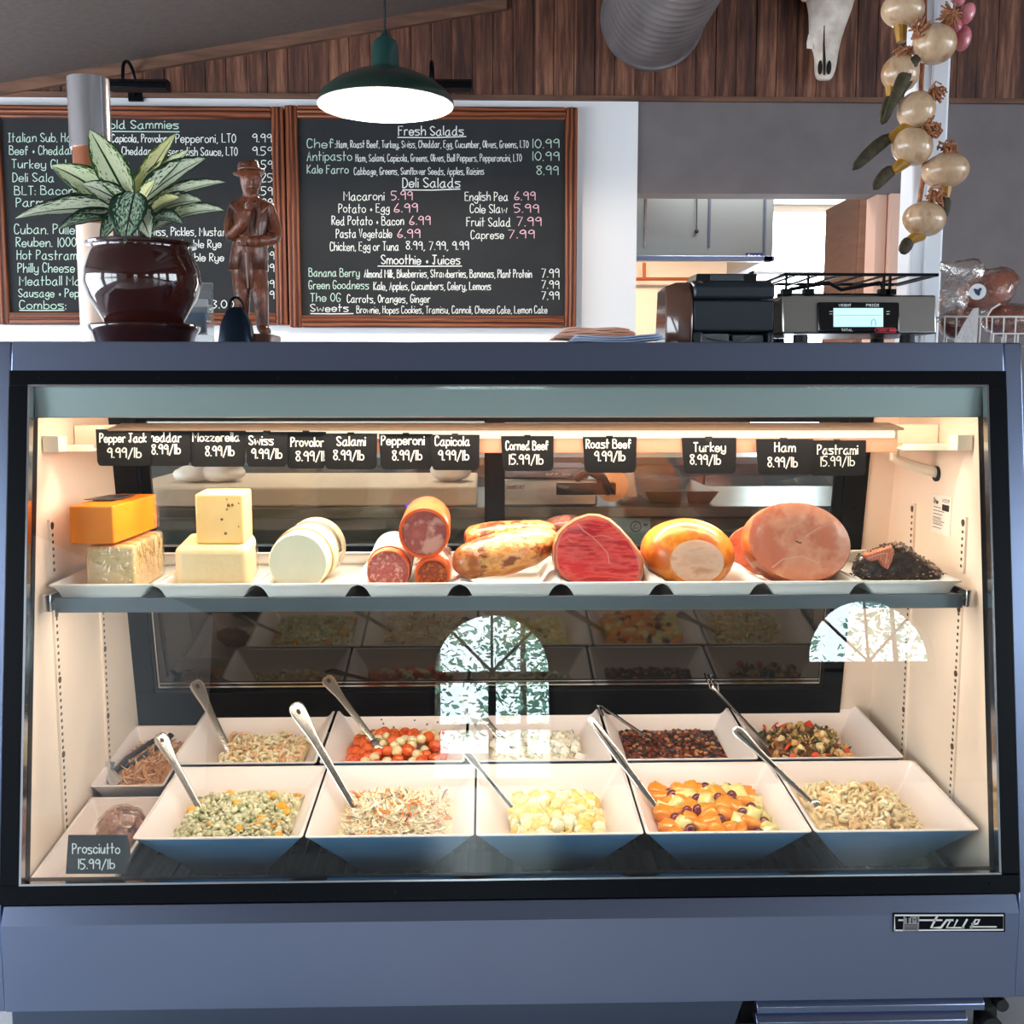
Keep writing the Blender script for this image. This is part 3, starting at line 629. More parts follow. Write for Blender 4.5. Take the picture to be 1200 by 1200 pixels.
b = MB(); b.tube([S(966, 88, -.036), S(966, 70, -.05), S(965.5, 52, -.062), S(966, 30, -.068)], [.0035, .006, .004, .002], 6); obj('nasal_suture', b, DARKH, t)
for sgn, px in ((-1, 942), (1, 1006)):
    c = S(px, -8 if sgn < 0 else -22, 0); b = MB(); b.loft([[c + V((.022 * math.cos(a) * q, -.03 * q + .02 * math.sin(a) * q * sgn, .03 * math.sin(a) * q)) for a in [2 * PI * k / 14 for k in range(14)]] for q in (1.25, 1.0, .7)], False, False); obj('eye_socket', b, BONE, t, solid=.008)
    obj('horn', MB().tube([S(983 + sgn * 30, -62), S(983 + sgn * 70, -80), S(983 + sgn * 105, -120, -.05), S(983 + sgn * 100, -170, -.1)], [.035, .03, .02, .004], 12), mat('horn', (70, 56, 46), .4) if 'horn' not in bpy.data.materials else bpy.data.materials['horn'], t)
b = MB(); c = S(949, 52); b.loft([[S(947, 40, .0), S(953, 38, -.02), S(954, 50, -.02), S(948, 50, 0)], [S(945, 50, .0), S(953, 50, -.02), S(953, 58, -.02), S(945, 57, 0)]]); obj('cheek_ridge', b, BONE, t, bevel=.002)
# the two posts behind the case
PPX = -.995; pr_ = .0485
t = thing('round_pole', 'round floor pole in steel, warm reflections coloured in below, standing behind the potted plant', 'pole', (PPX, .85, 0))
z1, z2, z3 = P(105, 93, .85).z, P(105, 175, .85).z, P(105, 264, .85).z
obj('bare_steel_section', MB().lathe([(pr_ - .003, z2), (pr_, z2), (pr_, z1), (pr_ - .003, z1), (pr_ - .003, z1 - .03)], (PPX, .85, 0), 40), mat('shiny_steel', (214, 214, 220), .14, .88), t)
obj('brown_reflection', MB().lathe([(pr_ - .006, z3), (pr_ - .006, z2)], (PPX, .85, 0), 40), mat('reflected_brown', (150, 88, 58), .3, .3), t)  # warm brown reflection in the steel, painted as a section of its own
obj('pale_reflection', MB().lathe([(pr_ - .006, 0), (pr_ - .006, z3)], (PPX, .85, 0), 40), mat('reflected_cream', (238, 206, 186), .25), t)  # pale warm reflection in the steel, put into the colour
QX = P(1080, 200, .85).x + .004
t = thing('square_post', 'square white painted post from floor to ceiling beside the scale', 'post', (QX, .85, 0))
b = MB(); b.bb(QX - .042, QX + .042, .81, .89, 0, ceil_z(QX) + .02); obj('post_core', b, mat('post_white', (232, 236, 244), .45), t, bevel=.008)
b = MB(); b.bb(QX - .006, QX + .034, .803, .812, 0, ceil_z(QX)); obj('post_batten', b, bpy.data.materials['post_white'], t, bevel=.003)

# ------------------------------------------------------------------ onion garland
GY_ = .745
def O(px, py, dy=0): return P(px, py, GY_ + dy)
t = thing('onion_garland', 'garland of big dried white onions tied with raffia, hanging on the white post', 'garland', O(1088, 100))
ONI = mat('onion_skin', (186, 152, 118), .28, c2=[(204, 172, 140), (160, 122, 86)], sc=(24, 24, 10), coat=.4)
OGR = mat('dried_green_stalk', (42, 38, 20), .7, c2=(70, 58, 30), sc=(60, 60, 60))
OCH = mat('ochre_neck', (176, 128, 34), .4, c2=(150, 104, 30), sc=(60, 60, 60))
RAF = mat('raffia', (184, 124, 84), .8, c2=(140, 84, 54), sc=(90, 90, 90))
MPX = (GY_ + 1.83) / FPX * 1.02
obj('rope', MB().tube([O(1085, -60, .02), O(1083, 30, .02), O(1080, 90, .015), O(1078, 140, .015), O(1083, 200, .015), O(1077, 240, .015)], .006, 8), RAF, t)
onions = [(1058, 12, 24, 18, 8, (1057, 42, 1055, 62), 0), (1095, 52, 24, 21, 5, None, -.03), (1055, 86, 21, 20, 30, (1050, 104, 1036, 140), 0), (1074, 130, 21, 21, 25, (1060, 148, 1008, 192), -.01), (1069, 172, 23, 20, 25, (1055, 192, 1028, 218), -.02), (1108, 200, 26, 19, -4, (1108, 222, 1106, 250), -.015), (1083, 257, 24, 19, 8, (1070, 275, 1058, 294), -.03)]
for (px, py, a, c, tilt, st, dy) in onions:
    q = O(px, py, dy); rot = MX.Rotation(R(tilt), 3, 'Y'); b = MB()
    rings = []
    for k in range(1, 16):
        th = PI * k / 16; rr = a * MPX * math.sin(th) * (1 + .02 * math.cos(2 * th)); zz = c * MPX * math.cos(th)
        rings.append([q + rot @ V((rr * (1 + .012 * math.cos(9 * p)) * math.cos(p), rr * math.sin(p), zz)) for p in [2 * PI * j / 28 for j in range(28)]])
    b.loft(rings); on = obj('onion', b, ONI, t, smooth=80)
    crown = q + rot @ V((0, 0, c * MPX)); b = MB()
    b.cur = 0; b.ball(crown - rot @ V((0, 0, .012)), (a * MPX * .55, a * MPX * .55, .014), 14, 6, rot); obj('ochre_crown', b, OCH, on)
    if st:
        x0, y0, x1, y1 = st; p0 = O(x0, y0, dy); p1 = O(x1, y1, dy - .01); p1 = p0 + (p1 - p0) * 1.22; pm = (p0 + p1) / 2 + V((0, 0, .012 if tilt > 10 else 0))
        obj('onion_neck', MB().tube([q + rot @ V((0, 0, -c * MPX * .85)), p0 * .7 + p1 * .3], [(.016, .016), (.011, .011)], 10), OCH, on)
        if (px, py) != (1058, 12): obj('dry_stalk', MB().tube([p0 * .8 + p1 * .2, pm, p1], [(.011, .013), (.011, .020), (.004, .012)], 8, flat=(0, -1, 0)), OGR, on, smooth=180, subsurf=1)
    # raffia knot by the crown
    if py > 40:
        b = MB(); kc = {1095: (1078, 36), 1055: (1060, 66), 1074: (1098, 110), 1069: (1090, 152), 1108: (1112, 178), 1083: (1095, 233)}[px]; kp = O(kc[0], kc[1], dy - .012)
        for k in range(26):
            d = V((random.gauss(0, 1), random.gauss(0, .6), random.gauss(0, .8))).normalized() * .022; e = V((random.gauss(0, .006), random.gauss(0, .005), random.gauss(0, .006)))
            b.tube([kp + e - d * .7, kp + e * 1.8 + V((0, -.006, .004)), kp + e + d], .0022, 5)
        obj('raffia_bow', b, RAF, t)
b = MB(); b.tube([O(1080, 62, -.03), O(1062, 82, -.035), O(1050, 112, -.04), O(1034, 146, -.03)], [(.006, .008), (.008, .02), (.006, .016), (.002, .004)], 8, flat=(0, -1, 0)); b.tube([O(1074, 66, -.028), O(1066, 96, -.03), O(1047, 122, -.02)], [(.004, .008), (.006, .014), (.002, .004)], 8, flat=(0, -1, 0)); obj('dry_leaf', b, OGR, t, smooth=180, subsurf=1)
b = MB()
for (px, py, r, tl) in ((1133, 16, 10, 25), (1128, 45, 11, 10), (1122, -6, 10, -20), (1140, -14, 9, 0), (1120, 30, 8, -15)): b.ball(O(px, py, -.01), (r * MPX * .85, r * MPX * .8, r * MPX * 1.25), 14, 10, MX.Rotation(R(tl), 3, 'Y'))
obj('shallot_cluster', b, mat('pink_shallot', (186, 92, 104), .3, c2=(222, 140, 146), sc=(40, 40, 20), coat=.4), t)
b = MB(); kp = O(1113, 18, -.03)
for k in range(70):
    d = V((random.gauss(0, 1), random.gauss(0, .7), random.gauss(0, 1))).normalized() * random.uniform(.015, .034)
    b.tube([kp - d * .5, kp + V((0, -.012, 0)) + d * .3, kp + d], .002, 5)
obj('raffia_bow', b, RAF, t)

# ------------------------------------------------------------------ things standing on the case
ZT = 1.2895
# potted aglaonema
YP = .45; pc_ = P(168, 340, YP); MP = (YP + 1.83) / FPX * 1.004
def zp(py, Y=YP): return P(168, py, Y).z
sau = obj('plant_saucer', MB().lathe([(.0, ZT), (52 * MP, ZT), (58 * MP, zp(391)), (61 * MP, zp(387)), (61.5 * MP, zp(383)), (60 * MP, zp(381)), (57 * MP, zp(381.5)), (54 * MP, zp(386)), (.0, zp(387))], (pc_.x, YP, 0), 48, False, False), mat('brown_glaze', (44, 18, 16), .08, coat=.6, c2=(56, 24, 20), sc=(9, 9, 9)))
tag(sau, 'round dark brown glazed saucer under the plant pot', 'saucer')
t = thing('plant_pot', 'dark brown glazed round pot holding the variegated leafy plant', 'pot', (pc_.x, YP, zp(386.5)))
pf = [(0, zp(386.2)), (42, zp(386.2)), (44, zp(378)), (50, zp(366)), (59, zp(350)), (64.5, zp(333)), (63, zp(317)), (58, zp(302)), (54, zp(293)), (55, zp(290)), (60, zp(289)), (61, zp(286.5)), (59, zp(285)), (55, zp(286)), (51, zp(293)), (50, zp(298))]
obj('pot_body', MB().lathe([(r * MP, z) for r, z in pf], (pc_.x, YP, 0), 56, False, False), bpy.data.materials['brown_glaze'], t, smooth=50)
obj('soil', MB().lathe([(0, zp(294)), (51 * MP, zp(295)), (51 * MP, zp(298))], (pc_.x, YP, 0), 24, False), mat('potting_soil', (34, 26, 22), .95, bump=1, sc=(90, 90, 90)), t)
pl = thing('variegated_plant', 'leafy houseplant with cream and dark green mottled leaves in the brown pot', 'plant', (pc_.x, YP, zp(294)))
LM = [leaf_mat('leaf_pale', (22, 62, 26), (96, 140, 62), (224, 232, 192), .36, .035), leaf_mat('leaf_mottled', (18, 44, 26), (40, 84, 46), (214, 222, 194), .385, .03), leaf_mat('leaf_yellow', (44, 84, 26), (150, 170, 70), (228, 224, 164), .36, .03), leaf_mat('leaf_dark', (16, 46, 30), (44, 96, 58), (190, 208, 184), .47, .03)]
def leaf(bx, by, tx, ty, wpx, mi, dy0, dy1, arch=.25, nrm=(0, -.75, .66)):
    a = P(bx, by, YP + dy0); c = P(tx, ty, YP + dy1); d = c - a; L = d.length; n = V(nrm); n = (n - d.normalized() * n.dot(d.normalized())).normalized()
    mid = (a + c) / 2 + V((0, 0, 1)) * L * arch; b = MB(); NU, NV = 14, 7; b.uv = []
    vs = []; fs = []; w0 = wpx * MP
    for i in range(NU + 1):
        u = i / NU; p = a * (1 - u) ** 2 + mid * 2 * u * (1 - u) + c * u * u; tg = ((mid - a) * (1 - u) + (c - mid) * u).normalized(); nn = (n - tg * n.dot(tg)).normalized(); sd = tg.cross(nn)
        w = w0 * (math.sin(PI * min(1, u * .97 + .03) ** .85) ** .8 * (1 - .15 * u) if u < 1 else 0) * .5 + .0006
        for j in range(NV):
            v = j / (NV - 1) * 2 - 1; wob = .035 * math.sin(u * 17 + v * 3 + bx) * abs(v)
            vs.append(p + sd * (v * w) + nn * (abs(v) ** 1.3 * w * .42 + wob * w)); b.uv.append((u, (v + 1) / 2))
    for i in range(NU):
        for j in range(NV - 1): fs.append((i * NV + j, i * NV + j + 1, (i + 1) * NV + j + 1, (i + 1) * NV + j))
    b.add(vs, fs); obj('leaf', b, LM[mi], pl, smooth=180, solid=.0012)
    obj('leaf_stalk', MB().tube([V((pc_.x + (a.x - pc_.x) * .35, YP + dy0 * .5, zp(294))), (a + V((pc_.x, YP, zp(290)))) / 2 + V((0, 0, .0)), a, a * .8 + mid * .2], [.005, .004, .0035, .002], 6), LM[3], pl) if by < 262 else None
for q in ((152, 238, 105, 152, 40, 0, .0, .04, .02, (.25, -.95, .2)), (158, 232, 206, 157, 27, 2, .02, .06, .04, (-.3, -.9, .3)), (163, 240, 241, 186, 40, 1, .0, .02, .10), (172, 243, 264, 214, 25, 1, .0, -.04, .10), (178, 272, 262, 247, 30, 1, -.02, -.08, .16),
          (146, 248, 60, 194, 40, 0, .0, .02, .10, (.2, -.9, .4)), (145, 243, 40, 246, 22, 1, .02, .05, .16), (148, 250, 18, 256, 36, 1, -.02, -.05, .12), (158, 226, 146, 286, 44, 3, -.06, -.10, .10, (0, -.98, .1)), (152, 246, 118, 284, 26, 3, -.04, -.09, .20), (176, 250, 210, 232, 24, 2, -.03, -.06, .12), (150, 232, 128, 180, 24, 2, .04, .06, .02, (.2, -.95, .2)), (170, 256, 236, 236, 34, 1, -.01, -.06, .14), (140, 256, 70, 268, 30, 3, -.02, -.09, .14), (160, 244, 176, 280, 30, 1, -.05, -.10, .12, (.2, -.98, .1)), (160, 238, 222, 176, 30, 0, .03, .03, .06), (154, 246, 96, 216, 30, 1, .0, -.02, .12, (.2, -.9, .4)), (174, 262, 214, 262, 24, 3, -.04, -.10, .2), (166, 236, 182, 212, 20, 2, -.02, -.03, .05)): leaf(*q)
# carved wooden man
YF = .42; MF = (YF + 1.83) / FPX
CARVE = mat('carved_brown_wood', (96, 48, 30), .38, c2=[(128, 68, 42), (74, 36, 24)], sc=(40, 40, 14), bump=.5, bsc=(110, 110, 50), coat=.25)
CARVE2 = mat('carved_dark_wood', (84, 44, 32), .4, c2=(110, 62, 42), sc=(50, 50, 10), bump=.4, bsc=(130, 130, 30), coat=.2)
def Fg(px, py, dy=0): return P(px, py, YF + dy)
ft = thing('carved_figurine', 'brown carved wooden man in a hat, hand to his chin, beside the plant', 'figurine', Fg(298, 396))
def skin_body(name, joints, edges, m_, parent, sub=2):
    me = bpy.data.meshes.new(name); off = world_loc(parent)
    me.from_pydata([tuple(j[0] - off) for j in joints], edges, []); me.materials.append(m_)
    o = bpy.data.objects.new(name, me); COL.objects.link(o); o.parent = parent
    md = o.modifiers.new('skin', 'SKIN'); md.use_smooth_shade = True
    if not me.skin_vertices: me.attributes.new  # layer comes with the modifier below
    bpy.context.view_layer.objects.active = o
    if not me.skin_vertices: bpy.ops.mesh.customdata_skin_add()
    for i, (p, r) in enumerate(joints):
        sv = me.skin_vertices[0].data[i]; r = r if isinstance(r, tuple) else (r, r); sv.radius = (r[0] * 1.28, r[1] * 1.28); sv.use_root = (i == 0)
    s_ = o.modifiers.new('sub', 'SUBSURF'); s_.levels = sub; s_.render_levels = sub
    return o
u = MF
J = [(Fg(291, 305), (17 * u, 14 * u)), (Fg(293, 280), (15.5 * u, 13 * u)), (Fg(294, 256), (18 * u, 13 * u)), (Fg(294, 240), (13 * u, 10 * u)), (Fg(293.5, 231), 5.5 * u), (Fg(293.5, 222, -.006), 8 * u), (Fg(294.5, 211, -.008), (11 * u, 11 * u)), (Fg(293.5, 201, -.004), (9.5 * u, 10 * u)),
     (Fg(276, 244), 7.5 * u), (Fg(270, 262, -.004), 7 * u), (Fg(271, 279, -.02), 6 * u), (Fg(284, 262, -.045), 5 * u), (Fg(292, 244, -.045), 4 * u),
     (Fg(314, 246), 8 * u), (Fg(321, 264, .0), 7 * u), (Fg(324, 280, -.015), 6 * u), (Fg(304, 283, -.04), 5.5 * u), (Fg(288, 282, -.044), 4 * u),
     (Fg(283, 318), 10 * u), (Fg(284, 345, -.01), 8 * u), (Fg(284, 370), 6.5 * u), (Fg(284, 387), 5.5 * u), (Fg(283, 391, -.025), 5 * u),
     (Fg(301, 318), 10 * u), (Fg(305, 345, -.018), 8 * u), (Fg(307, 370, -.012), 6.5 * u), (Fg(308, 386, -.012), 5.5 * u), (Fg(313, 390, -.04), 5 * u)]
skin_body('body', J, [(0, 1), (1, 2), (2, 3), (3, 4), (4, 5), (5, 6), (6, 7), (3, 8), (8, 9), (9, 10), (10, 11), (11, 12), (3, 13), (13, 14), (14, 15), (15, 16), (16, 17), (0, 18), (18, 19), (19, 20), (20, 21), (21, 22), (0, 23), (23, 24), (24, 25), (25, 26), (26, 27)], CARVE, ft)
def ell(px, py, w, dpt, dy=0, n=22, gap=0):
    c = Fg(px, py, dy); return [c + V((w * u * math.cos(a), dpt * u * math.sin(a), 0)) for a in [-PI / 2 + gap + (2 * PI - 2 * gap) * k / n for k in range(n + (1 if gap else 0))]]
b = MB(); b.loft([ell(294, 239, 15, 11, 0, 22, .18), ell(295, 250, 22, 15, 0, 22, .2), ell(294, 268, 20, 15, 0, 22, .25), ell(293, 286, 19, 15, 0, 22, .25), ell(292, 300, 20.5, 16, 0, 22, .3), ell(291, 317, 21, 17, 0, 22, .4)], False, False, closed=False)
obj('jacket', b, CARVE2, ft, smooth=80, solid=.004)
for nm, pts, rs in (('coat_edge', (Fg(289, 296, -.036), Fg(290, 320, -.034), Fg(291, 338, -.03)), [.004, .003, .002]), ('coat_lapel', (Fg(287, 240, -.026), Fg(291, 256, -.034), Fg(290, 276, -.036)), [.004, .004, .003]), ('coat_lapel', (Fg(302, 238, -.026), Fg(303, 252, -.034), Fg(300, 274, -.036)), [.005, .005, .003])): obj(nm, MB().tube(pts, rs, 6), CARVE2, ft)
hr = MX.Rotation(R(-6), 3, 'Y'); hc = Fg(292, 203)
b = MB()
for prf in ([(16.5, -3), (18, -2), (17.5, 0), (13.5, 1.5), (12.5, 2.5), (12.5, 8), (11, 12), (7, 13), (3, 12), (0, 12)],):
    b.loft([[hc + hr @ V((r * u * math.cos(a) * (1.0 if r > 13.7 else .95), r * u * .85 * math.sin(a), z * u + (.0045 * math.cos(2 * a) if r > 13.7 else 0))) for a in [2 * PI * k / 28 for k in range(28)]] for r, z in prf if r > 0], True, True)
obj('hat', b, CARVE, ft, smooth=60)
obj('hat_band', MB().lathe([(12.9 * u, 0), (13 * u, 3 * u)], (hc.x + .001, hc.y, hc.z + 2.5 * u), 28, False, False), CARVE2, ft, solid=.001)
b = MB(); b.ball(Fg(296.5, 213.5, -.028), (2.2 * u, 3 * u, 3.4 * u), 10, 8); obj('nose', b, CARVE, ft)
b = MB(); b.tube([Fg(290, 219, -.024), Fg(296, 217.5, -.030), Fg(302, 219.5, -.023)], [.002, .0055, .002], 8); obj('moustache', b, CARVE2, ft)
for px in (291.5, 301): obj('eye', MB().ball(Fg(px, 209.5, -.0265), (1.6 * u, 1.2 * u, 1.1 * u), 8, 6), CARVE2, ft)
b = MB()
for k in range(4): b.tube([Fg(290 + k * 1.6, 246 - k * .6, -.048), Fg(292 + k * 2.4, 240 - k * .5, -.054), Fg(295 + k * 2.2, 236 - k * .4, -.046)], [.0035, .003, .0022], 6)
b.tube([Fg(289, 245, -.046), Fg(289, 238, -.05), Fg(291, 233, -.046)], [.0035, .003, .0024], 6); obj('hand', b, CARVE, ft)
b = MB()
for k in range(4): b.tube([Fg(289, 279.5 + k * 2.2, -.046), Fg(283, 280 + k * 2.3, -.046), Fg(277.5 + k, 280.5 + k * 2.3, -.034)], [.0035, .003, .0022], 6)
b.tube([Fg(290, 279, -.046), Fg(285, 276, -.05), Fg(281, 275.5, -.046)], [.0035, .003, .0022], 6); obj('hand', b, CARVE, ft)
for px in (287, 303):
    pass
A = Fg(270, 394); B_ = Fg(324, 394)
obj('figure_base', MB().bb(A.x, B_.x, YF - .06, YF + .05, ZT, Fg(300, 392.5).z), CARVE2, ft, bevel=.004)
# dark bell
YB2 = .33; A = P(257, 394, YB2); B_ = P(298, 394, YB2); TT = P(268, 360.5, YB2); T2 = P(287, 360.5, YB2)
bl = thing('cow_bell', 'dark blue metal bell with a wire loop, before the carved man', 'bell', ((A.x + B_.x) / 2, YB2, ZT))
cx = (A.x + B_.x) / 2; hw = (B_.x - A.x) / 2; ht = (T2.x - TT.x) / 2; b = MB()
def rr(w, d, z, n=24, p=.55): return [V((cx + w * math.copysign(abs(math.cos(a)) ** p, math.cos(a)), YB2 + d * math.copysign(abs(math.sin(a)) ** p, math.sin(a)), z)) for a in [2 * PI * k / n for k in range(n)]]
zt_ = TT.z; b.loft([rr(hw, .030, ZT), rr(hw * .99, .030, ZT + .006), rr(hw * .86, .025, ZT + (zt_ - ZT) * .55), rr(ht * 1.12, .019, ZT + (zt_ - ZT) * .9), rr(ht * .8, .013, zt_)], False, True)
obj('bell_body', b, mat('blued_iron', (22, 38, 54), .3, .7), bl, smooth=50)
obj('bell_loop', MB().tube([(cx + ht * .9 * math.cos(PI * k / 10), YB2, zt_ - .004 + .024 * math.sin(PI * k / 10)) for k in range(11)], .0025, 8), BLACKF, bl)
# clear card holder
YC = .63; A = P(222, 393, YC); B_ = P(247, 393, YC)
ch = thing('card_holder', 'small clear acrylic card holder standing between the pot and the bell', 'card holder', ((A.x + B_.x) / 2, YC, ZT))
ACR = clear('clear_acrylic', (236, 240, 242), 1.6, .06, .03, body=.12, bodyc=(230, 235, 240))
ztp = P(240, 330, YC).z
obj('back_panel', MB().bb(A.x - .02, B_.x, YC + .03, YC + .034, ZT, ztp), ACR, ch, smooth=0)
for k, (py, h) in enumerate(((393, .03), (376, .03), (357, .03))):
    z = max(ZT, P(235, py, YC).z); obj('card_pocket', MB().bb(A.x - .02, B_.x - .001, YC - .03 + k * .02, YC - .027 + k * .02, z, z + h).bb(A.x - .02, B_.x - .001, YC - .03 + k * .02, YC + .03, z, z + .003).bb(B_.x - .003, B_.x, YC - .03 + k * .02, YC + .03, z, z + h), ACR, ch, smooth=0)
CARD = mat('grey_blue_cards', (96, 116, 140), .5)
for k, lab in enumerate(('thin stack of grey blue cards in the bottom of the clear holder', 'thin stack of grey blue cards in the middle of the clear holder')):
    z = (393, 376)[k]; z = max(ZT, P(235, z, YC).z) + .0035
    tag(obj('card_stack', MB().bb(A.x - .015, B_.x - .006, YC - .022 + k * .02, YC - .008 + k * .02, z, z + .045), (CARD, mat('pale_cards', (196, 200, 206), .5))[k], smooth=0), lab, 'card stack')
# loose sheets
random.seed(5)
PINKP = mat('pink_brown_paper', (232, 182, 158), .7, c2=(214, 152, 126), sc=(8, 8, 8)); BLUEP = mat('pale_blue_paper', (150, 170, 204), .6, c2=(186, 198, 220), sc=(9, 9, 9))
def sheet(x0, x1, y0, y1, z, curl, m_, lab, grp, rz):
    b = MB(); n = 12; cx, cy = (x0 + x1) / 2, (y0 + y1) / 2; rot = MX.Rotation(rz, 3, 'Z'); vs = []; fs = []
    for i in range(n + 1):
        for j in range(3):
            x = x0 + (x1 - x0) * i / n; y = y0 + (y1 - y0) * j / 2; q = rot @ V((x - cx, y - cy, 0)); uu = i / n
            vs.append((cx + q.x, cy + q.y, z + curl * max(0, uu - .55) ** 2 + curl * .6 * max(0, .3 - uu) ** 2 + .0012 * math.sin(uu * 9 + rz * 50)))
    for i in range(n):
        for j in range(2): fs.append((i * 3 + j, i * 3 + j + 1, i * 3 + j + 4, i * 3 + j + 3))
    b.add(vs, fs); tag(obj('paper_sheet', b, m_, smooth=180, solid=.0026), lab, 'paper', grp)
A = P(648, 392, .30); B_ = P(752, 392, .30); C_ = P(668, 397, .24); D_ = P(776, 397, .24)
for k in range(3): sheet(C_.x + .004 * k, D_.x - .006 * k, .20, .30, ZT + .003 + .004 * k, .03, BLUEP, 'pale blue sheet in the low pile in front, left of the black printer', 'pale blue sheets on the case', random.uniform(-.03, .03))
for k in range(7): sheet(A.x + .004 * k, B_.x - .005 * k, .26, .38, ZT + .013 + .003 * k, -.015, PINKP, 'pinkish brown sheet in the pile lying on top, left of the printer', 'pinkish brown sheets on the case', random.uniform(-.04, .04))
# label printer
YR = .36; A = P(812, 399, YR); B_ = P(907, 399, YR); zt_ = P(860, 322, YR).z
pt = thing('label_printer', 'black desktop label printer with a shiny brown side, left of the scale', 'printer', ((A.x + B_.x) / 2, YR + .08, ZT))
DKB = mat('dark_slate_plastic', (28, 38, 46), .35); DKB2 = mat('black_plastic', (20, 22, 24), .4); BRS = mat('shiny_brown_plastic', (96, 66, 54), .12, coat=.5)
zm = P(860, 350, YR).z; b = MB(); b.bb(A.x, B_.x, YR, YR + .17, ZT + .03, zm - .003); b.bb(A.x, A.x + .02, YR, YR + .17, ZT, ZT + .03); b.bb(B_.x - .012, B_.x, YR, YR + .17, ZT, ZT + .03); b.bb(A.x, B_.x, YR + .05, YR + .17, ZT, ZT + .03)
obj('printer_body', b, DKB, pt, bevel=.004)
b = MB(); b.prism([(A.x, YR - .002, zm), (A.x, YR - .002, zm + .028), (A.x, YR + .03, zt_ - .008), (A.x, YR + .15, zt_ - .004), (A.x, YR + .17, zm)], (B_.x - A.x, 0, 0)); obj('printer_lid', b, DKB, pt, bevel=.006)
b = MB(); b.prism([(A.x + .006, YR + .02, zt_ - .014), (A.x + .012, YR + .035, zt_ + .006), (A.x + .012, YR + .11, zt_ + .008), (A.x + .006, YR + .14, zt_ - .006)], (B_.x - A.x - .04, 0, 0)); top = obj('control_top', b, DKB2, pt, bevel=.003)
w = B_.x - A.x
obj('display_window', MB().box((A.x + w * .44, YR + .0275, zt_ - .003), (.07, .004, .014), MX.Rotation(R(-30), 3, 'X')), mat('printer_lcd', (70, 80, 84), .2), top, bevel=.002)
b = MB(); b.tube([(A.x + .014, YR + .012, zt_ - .012), (A.x + .008, YR + .012, zt_ - .02), (A.x + .01, YR + .012, zt_ - .032), (A.x + .022, YR + .012, zt_ - .03), (A.x + .02, YR + .012, zt_ - .016), (A.x + .014, YR + .012, zt_ - .012)], .0018, 6); obj('latch', b, CHROME, top)
b = MB(); SX = A.x - .052
pf2 = [(YR + .0, ZT), (YR - .005, ZT + .06), (YR + .004, zm + .012), (YR + .03, zt_ - .012), (YR + .15, zt_ - .01), (YR + .17, ZT)]
pf3 = [(YR + .03, ZT), (YR + .025, ZT + .06), (YR + .03, zm + .004), (YR + .05, zt_ - .02), (YR + .14, zt_ - .02), (YR + .165, ZT)]
b.loft([[V((A.x - .001, y, z)) for y, z in pf2], [V((A.x - .03, y + .006, z)) for y, z in pf2], [V((SX, y, z)) for y, z in pf3]]); obj('side_cover', b, BRS, pt, bevel=.004)
b = MB(); b.bb(A.x + .018, A.x + .075, YR + .006, YR + .05, ZT + .004, ZT + .026); b.tube([(A.x + .03, YR + .004, ZT + .018), (A.x + .06, YR + .004, ZT + .012), (A.x + .09, YR + .004, ZT + .006), (A.x + .12, YR + .004, ZT + .02)], .003, 6); b.bb(A.x + .085, B_.x - .016, YR + .02, YR + .05, ZT + .002, ZT + .024)
obj('paper_exit', b, mat('grey_plastic', (92, 100, 102), .35), pt, bevel=.002)
# counter scale
YS = .34; A = P(917, 393, YS); B_ = P(1098, 393, YS); zt_ = P(1000, 345, YS).z; zb = P(1000, 391, YS).z
st = thing('counter_scale', 'stainless counter scale with lit display and black wire platform beside the post', 'scale', ((A.x + B_.x) / 2, YS + .1, ZT))
SCST = steel_mat('scale_steel', (178, 176, 170), .3)
obj('scale_housing', MB().prism([(A.x, YS, zb), (A.x, YS + .012, zt_), (A.x, YS + .24, zt_), (A.x, YS + .24, zb)], (B_.x - A.x, 0, 0)), SCST, st, bevel=.004)
pa, pb = P(958, 391, YS), P(1055, 354, YS)
dp = obj('display_panel', MB().hexa([(pa.x, YS - .006, pa.z + .002), (pb.x, YS - .006, pa.z + .002), (pb.x, YS + .01, pa.z + .002), (pa.x, YS + .01, pa.z + .002)], [(pa.x, YS + .003, pb.z), (pb.x, YS + .003, pb.z), (pb.x, YS + .014, pb.z), (pa.x, YS + .014, pb.z)]), mat('gloss_black_panel', (14, 16, 18), .12), st, bevel=.004, seg=3)
def fD(x, y):
    q = P(x, y, YS - .006); k = (q.z - pa.z - .002) / (pb.z - pa.z); q2 = P(x, y, YS - .006 + .009 * max(0, min(1, k)) - .0016); return q2
q = [fD(x, y) for x, y in ((977, 361), (1035, 361), (1035, 383), (977, 383))]
lc = obj('lit_screen', MB().prism(q, (0, .002, 0)), mat('lcd_blue', (190, 226, 246), .3, emit=.75), dp, smooth=0)
b = MB(); fD2 = lambda x, y: fD(x, y) + V((0, -.0006, 0)); ribbon(b, [(1021, 381), (1021, 376), (1024, 374), (1026, 376), (1026, 381)], .8, fD2); ribbon(b, [(979, 369.5), (1033, 369.5)], .4, fD2)
obj('screen_digit', b, mat('lcd_ink', (120, 150, 176), .5), lc, smooth=0)
b = MB(); write(b, 'WEIGHT', 983, 997, 359, 2.6, fD2, .6, 0); write(b, 'PRICE', 1015, 1030, 359, 2.6, fD2, .6, 0); write(b, 'TOTAL', 986, 999, 388, 2.6, fD2, .6, 0)
for x in (972, 1039): ribbon(b, [(x, 365), (x + 3.5, 365)], .7, fD2); ribbon(b, [(x, 368), (x + 3, 368)], .7, fD2)
obj('panel_print', b, CHALK, dp, smooth=0)
